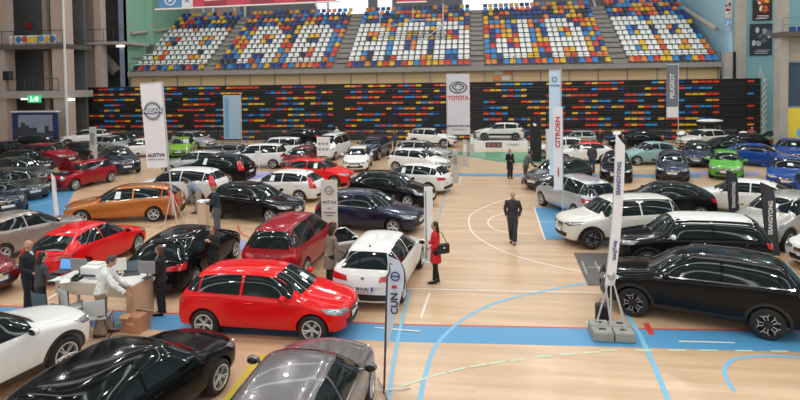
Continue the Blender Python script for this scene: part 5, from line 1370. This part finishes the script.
# tablet, box by the man, plastic bottle
p = G(204, 226); t2 = thing('leaflet_stand', 'pale wooden leaflet stand beside man holding papers', 'stand', p, .1)
m = MB(); m.box((0,0,.5), (.36,.3,1.0)); m.build('cabinet', mat('pale_wood', lin(206, 180, 152), .6), t2, bev=.01); m = MB(); m.box((0,0,1.01), (.42,.36,.03)); m.build('top', WHITE, t2); m = MB(); m.box((0,-.16,.5),(.28,.01,.8)); m.build('front_panel', mat('pale_wood2', lin(214,190,164), .6), t2)

# ------------------------------------------------------------ people
def hand(rp, sd):
    root, U, J, base, s = rp
    w = U(J['wr'+sd]); e = U(J['el'+sd]); p = (w+(w-e).normalized()*.08+base)*s
    return Matrix.Translation(root.location) @ root.rotation_euler.to_matrix().to_4x4() @ p
walk = dict(ankL=(.20,.09,.09), kneeL=(.16,.09,.50), ankR=(-.20,-.09,.13), kneeR=(.04,-.09,.50))
def P(px, py): return G(px, py)
person('bald man in black jacket walking towards the viewer in the centre aisle', P(513, 243), 262, dict(ankL=(.12,.07,.09), kneeL=(.12,.08,.50), ankR=(-.12,-.06,.10), kneeR=(.05,-.08,.50), wrL=(.10,.20,.95), wrR=(.10,-.20,.95), elL=(-.06,.27,1.16), elR=(-.06,-.27,1.16)), hair='bald', top=(.028,.028,.03), legs=(.035,.035,.04), haircol=(.12,.08,.06), H=1.76, coat=.06)
person('person in long black coat standing in the aisle before the green floor', P(510, 178.5), 300, dict(wrR=(.16,-.10,1.1), elR=(-.02,-.25,1.14)), top=(.010,.010,.012), legs=(.012,.012,.015), haircol=(.30,.18,.10), coat=.35, collar=(.5,.5,.5), shoes=(.08,.03,.02), H=1.68)
rw_ = person('woman in a red coat with long dark hair and black shoulder bag', P(436, 283), 190, dict(wrR=(.18,-.06,1.15), wrL=(.14,.10,1.05), elL=(-.04,.23,1.14), elR=(-.04,-.23,1.14), ankL=(.05,.07,.11), ankR=(-.06,-.07,.11)), hair='long', top=(.55,.012,.018), legs=(.008,.008,.01), coat=.32, female=True, H=1.70, haircol=(.012,.008,.008), topname='coat')
p = rw_[0].location; t = thing('shoulder_bag', 'black leather shoulder bag carried by the woman in red coat', 'bag', (p.x+.22, p.y-.16, .88), .5)
m = MB(); m.box((0,0,.14), (.36,.13,.28)); m.build('bag_body', BLK, t, bev=.04); m = MB(); m.tube([(-.14,0,.27),(-.16,.02,.45),(-.12,.06,.62),(.0,.08,.56),(.12,.02,.27)], .010, 6); m.build('strap', BLK, t); m = MB(); m.box((0,-.07,.18),(.06,.01,.04)); m.build('clasp', CHROME, t)
person('woman in a beige coat bending to the open white car door', P(331, 288), 40, dict(wrR=(.35,-.15,1.05), elR=(.10,-.25,1.15), look=0), lean=10, hair='long', top=(.24,.18,.145), legs=(.02,.02,.025), coat=.34, female=True, H=1.72, haircol=(.02,.012,.01), topname='coat')
person('woman holding a phone up, standing in front of black hatchback', P(214, 284), 262, dict(wrL=(.22,.05,1.36), elL=(.04,.22,1.16), wrR=(.22,-.05,1.36), elR=(.04,-.22,1.16)), hair='long', top=(.012,.012,.014), legs=(.015,.015,.018), female=True, H=1.62, haircol=(.10,.05,.025))
person('woman in a black suit with crossed arms, right of desk', P(162, 314), 190, dict(elL=(.02,.22,1.14), wrL=(.16,-.06,1.20), elR=(.02,-.22,1.14), wrR=(.17,.07,1.16)), hair='bob', top=(.012,.012,.014), legs=(.012,.012,.014), female=True, H=1.68, haircol=(.10,.04,.025), collar=(.6,.58,.55), coat=.05)
person('man in white shirt and khaki trousers leaning over the desk', P(105, 335), 26, dict(wrR=(.48,-.22,1.10), elR=(.24,-.26,1.22), wrL=(.50,.16,1.12), elL=(.24,.24,1.2), nod=25, ankR=(-.10,-.08,.09), ankL=(.14,.10,.09)), lean=17, top=(.72,.72,.70), legs=(.30,.23,.165), shoes=(.04,.02,.015), H=1.80, haircol=(.06,.05,.045), topname='shirt')
person('woman in a dark grey suit seen from behind at the desk', P(42, 322), 60, dict(wrR=(.34,-.12,1.08), elR=(.10,-.26,1.16), wrL=(.30,.14,1.05), elL=(.08,.25,1.16)), lean=5, hair='long', top=(.055,.055,.06), legs=(.02,.02,.022), female=True, H=1.66, haircol=(.008,.006,.006))
person('bald man in a dark suit standing left of the desk', P(30, 311), 10, dict(wrR=(.20,-.16,1.0)), hair='bald', top=(.012,.014,.02), legs=(.012,.014,.02), haircol=(.3,.3,.3), H=1.76, collar=(.65,.68,.72), coat=.05)
person('man in a blue-grey shirt bending by the tripod mast', P(196, 213), 190, dict(wrR=(.55,-.12,1.10), elR=(.30,-.24,1.2), wrL=(.5,.1,.85), elL=(.26,.22,1.1), ankL=(.12,.1,.09), ankR=(-.15,-.08,.09)), lean=48, top=(.20,.24,.33), legs=(.42,.36,.30), H=1.74, haircol=(.05,.03,.02), topname='shirt')
pm_ = person('man in a dark jacket holding papers behind black hatchback', P(217, 232), 185, dict(wrR=(.32,-.10,1.18), elR=(.04,-.26,1.14), wrL=(.32,.12,1.18), elL=(.04,.26,1.14), nod=25), lean=8, top=(.018,.024,.045), legs=(.10,.10,.12), H=1.74, haircol=(.22,.16,.12))
hp = hand(pm_, 'R'); t = thing('brochure', 'white and turquoise brochure held by the man in dark jacket', 'brochure', (hp.x-.05, hp.y+.05, hp.z-.02), .2)
m = MB(); m.box((-.08,.05,.04), (.30,.20,.012), 0, Matrix.Rotation(.5,3,'X')); m.build('cover', WHITE, t); m = MB(); m.box((-.03,.0,.03), (.14,.10,.012), 0, Matrix.Rotation(.5,3,'X')); m.build('turquoise_panel', mat('turq', (.05,.45,.5), .5), t)
person('man in a dark jacket seen from behind at the red-roofed car', P(592, 173), 95, dict(wrL=(.2,.15,1.0)), top=(.06,.058,.06), legs=(.05,.07,.12), H=1.76, haircol=(.03,.02,.015))
person('person in grey jacket leaning towards the dark grey hatchback', P(527, 183), 20, dict(wrR=(.35,-.1,1.1), elR=(.1,-.24,1.2), ankR=(-.22,-.05,.1), kneeR=(-.08,-.08,.5)), lean=22, top=(.10,.10,.105), legs=(.05,.05,.05), H=1.80, haircol=(.02,.02,.02), coat=.1)
person('person in white top standing against the stand behind small van', P(337, 146), 250, None, top=(.6,.6,.58), legs=(.02,.02,.03), H=1.72, vox=.02)
person('person in dark clothes right of blue-grey crossover by the stand', P(395, 152), 200, None, top=(.05,.06,.08), legs=(.02,.02,.03), H=1.78, vox=.02)
person('person in a dark coat standing among black cars near right stand', P(623, 160), 270, None, top=(.03,.03,.035), legs=(.02,.02,.03), H=1.75, vox=.02, haircol=(.02,.02,.02))
person('person in brown jacket standing by the stand behind deep blue coupe', P(752, 150), 255, None, top=(.22,.12,.09), legs=(.04,.03,.03), H=1.75, vox=.02, haircol=(.2,.1,.06))
person('person in a dark top with red scarf behind the red-roofed car', P(600, 151), 260, None, top=(.03,.02,.03), legs=(.02,.02,.03), H=1.70, vox=.02, collar=(.5,.03,.04))
person('person crouching near the dark blue crossover on the left', P(92, 177), 30, None, top=(.02,.02,.025), legs=(.02,.02,.03), H=1.62, vox=.02)

# ------------------------------------------------------------ banners under the roof, suspended frame
YQ = 46.0
px0 = 155
t = thing('roof_banner_strip', 'long strip of coloured printed banners hanging under the roof at top', 'banner', (AY(155, 10, YQ).x, YQ, 0))
ox = t.location.x; BC = {'b': lin(84, 138, 186), 'w': lin(216, 214, 222), 'r': lin(192, 74, 88), 'm': lin(150, 60, 72), 'c': lin(222, 180, 160)}
for (a, b, c) in ((159, 182, 'b'), (182, 193, 'w'), (193, 204, 'r'), (204, 227, 'm'), (227, 250, 'r'), (250, 275, 'm'), (275, 296, 'r'), (296, 318, 'm'), (318, 336, 'r')):
    A = AY(a, lerp(8.0, 1, (a-159)/180), YQ); B = AY(b, lerp(8.0, 1, (b-159)/180), YQ)
    A2 = AY(a, -14, YQ)
    m = MB(); m.prism([(A.x-ox, A.z), (B.x-ox, B.z), (B.x-ox, A2.z), (A.x-ox, A2.z)], -.02, .02); pn_ = m.build('banner_sheet', mat('rb_'+c, BC[c], .7), t)
    if c == 'm':
        m = MB(); zc = (A.z+.42)
        m.prism([(A.x-ox+.1, zc), (B.x-ox-.1, zc+.08), (B.x-ox-.1, zc+.28), (A.x-ox+.1, zc+.2)], -.035, -.025); m.prism([(A.x-ox+.1, zc+.4), (B.x-ox-.1, zc+.5), (B.x-ox-.1, zc+.65), (A.x-ox+.1, zc+.6)], -.035, -.025); m.build('pale_stripe', mat('rb_c', BC['c'], .7), pn_)
    if c == 'b' : ringm(pn_, 'round_crest', (A.x+B.x)/2-ox, A.z+.75, .55, .1, WHITE, -.03); text_obj('B', .7, WHITE, pn_, ((A.x+B.x)/2-ox, -.03, A.z+.75), X90)
    if c == 'w': text_obj('K', .6, INK, pn_, ((A.x+B.x)/2-ox, -.03, A.z+.6), X90)
m = MB(); A = AY(155, 9.6, YQ); B = AY(340, 1.2, YQ); m.tube([(A.x-ox, 0, A.z), (B.x-ox, 0, B.z)], .08, 6); m.build('lower_rail', WHITE, t)
t = thing('roof_banner', 'red banner with white rim hanging at the top centre', 'banner', (AY(415, 1, YQ).x, YQ, 0)); ox = t.location.x
A = AY(397, 2.5, YQ); B = AY(426, 2.0, YQ); C2 = AY(410, -12, YQ); m = MB(); m.box(((A.x+B.x)/2-ox, 0, (A.z+C2.z)/2), (B.x-A.x, .05, C2.z-A.z)); m.build('banner_sheet', mat('rb_red2', lin(196, 60, 80), .7), t)
m = MB(); m.box(((A.x+B.x)/2-ox, -.01, A.z), (B.x-A.x+.1, .08, .1)); m.build('white_rim', WHITE, t)
# suspended frame with lattice in front of the middle block
YG = 47.0; A = AY(380, 34, YG); 
t = thing('hoop_frame', 'white suspended lattice frame hanging in front of the middle seat block', 'frame', (A.x, YG, A.z))
def rp(px, py): q = AY(px, py, YG); return (q.x-A.x, 0, q.z-A.z)
m = MB()
for a, b in (((376, 34), (446, 33)), ((376, 38), (446, 38)), ((412, 37), (455, 36)), ((408, 32), (448, 31))): m.tube([rp(*a), rp(*b)], .035, 6)
for i in range(10): m.tube([rp(411+3.6*i, 32), rp(412.8+3.6*i, 38)], .02, 5); m.tube([rp(412.8+3.6*i, 38), rp(414.6+3.6*i, 32)], .02, 5)
m.build('lattice', DGREY, t)
m = MB(); m.tube([rp(418, 44), rp(445, 23)], .05, 6); m.tube([rp(380, 8), rp(380, 38)], .03, 6); m.tube([rp(413, 8), rp(413, 20)], .03, 6); m.tube([rp(443, 4), rp(443, 40)], .05, 6); m.tube([rp(412, 20), rp(443, 20)], .03, 6); m.tube([rp(413, 20), rp(380, 30)], .02, 6)
m.build('suspension_bars', POLE, t)
m = MB()
for px in (380, 413, 443): q = rp(px, 8); m.tube([q, (q[0], 0, 24-A.z)], .015, 5)
m.build('hanging_cables', STEEL, t)
# small sheets on the tier front
for i, (px, py, c) in enumerate(((499, 72, 'w'), (508, 72, 'r'), (497, 78, 'r'), (506, 78, 'w'))):
    q = AY(px, py, YU+.3); m = MB(); m.box((0, 0, 0), (.75, .03, .48)); o = m.build('small_poster', mat('sp_'+c, lin(226, 210, 200) if c == 'w' else lin(226, 140, 90), .7)); o.location = (q.x, YU+.32, q.z)
    tag(o, ['upper left pale sheet of four taped under the middle guard rail', 'upper right orange sheet of four taped under guard rail', 'lower left orange sheet of four taped under guard rail', 'lower right pale sheet of four taped under the guard rail'][i], 'poster', 'sheets on the tier front panel')

# ------------------------------------------------------------ light
w = bpy.data.worlds.new('world'); scene.world = w; w.use_nodes = True
bg = w.node_tree.nodes['Background']; bg.inputs[0].default_value = (.90, .96, 1.0, 1); bg.inputs[1].default_value = 1.6
for i in range(6):
    for j in range(7):
        ld = bpy.data.lights.new('hall_lamp', 'AREA'); ld.shape = 'DISK'; ld.size = .7; ld.energy = 380; ld.color = (1, .96, .90)
        lo = bpy.data.objects.new('hall_lamp', ld); C.objects.link(lo); lo.location = (-30+12*i+(j % 2)*3, -6+9.5*j, 21.5)
for j in range(6):
    ld = bpy.data.lights.new('rooflight', 'AREA'); ld.shape = 'RECTANGLE'; ld.size = 70; ld.size_y = 1.0; ld.energy = 1500; ld.color = (.92, .97, 1)
    lo = bpy.data.objects.new('rooflight', ld); C.objects.link(lo); lo.location = (0, -8.9+12.4*j, 23.6)
vs_ = scene.view_settings; vs_.view_transform = 'Standard'; vs_.look = 'None'; vs_.gamma = 1; vs_.use_curve_mapping = False; vs_.exposure = -0.10
print('CARS', NCAR[0])
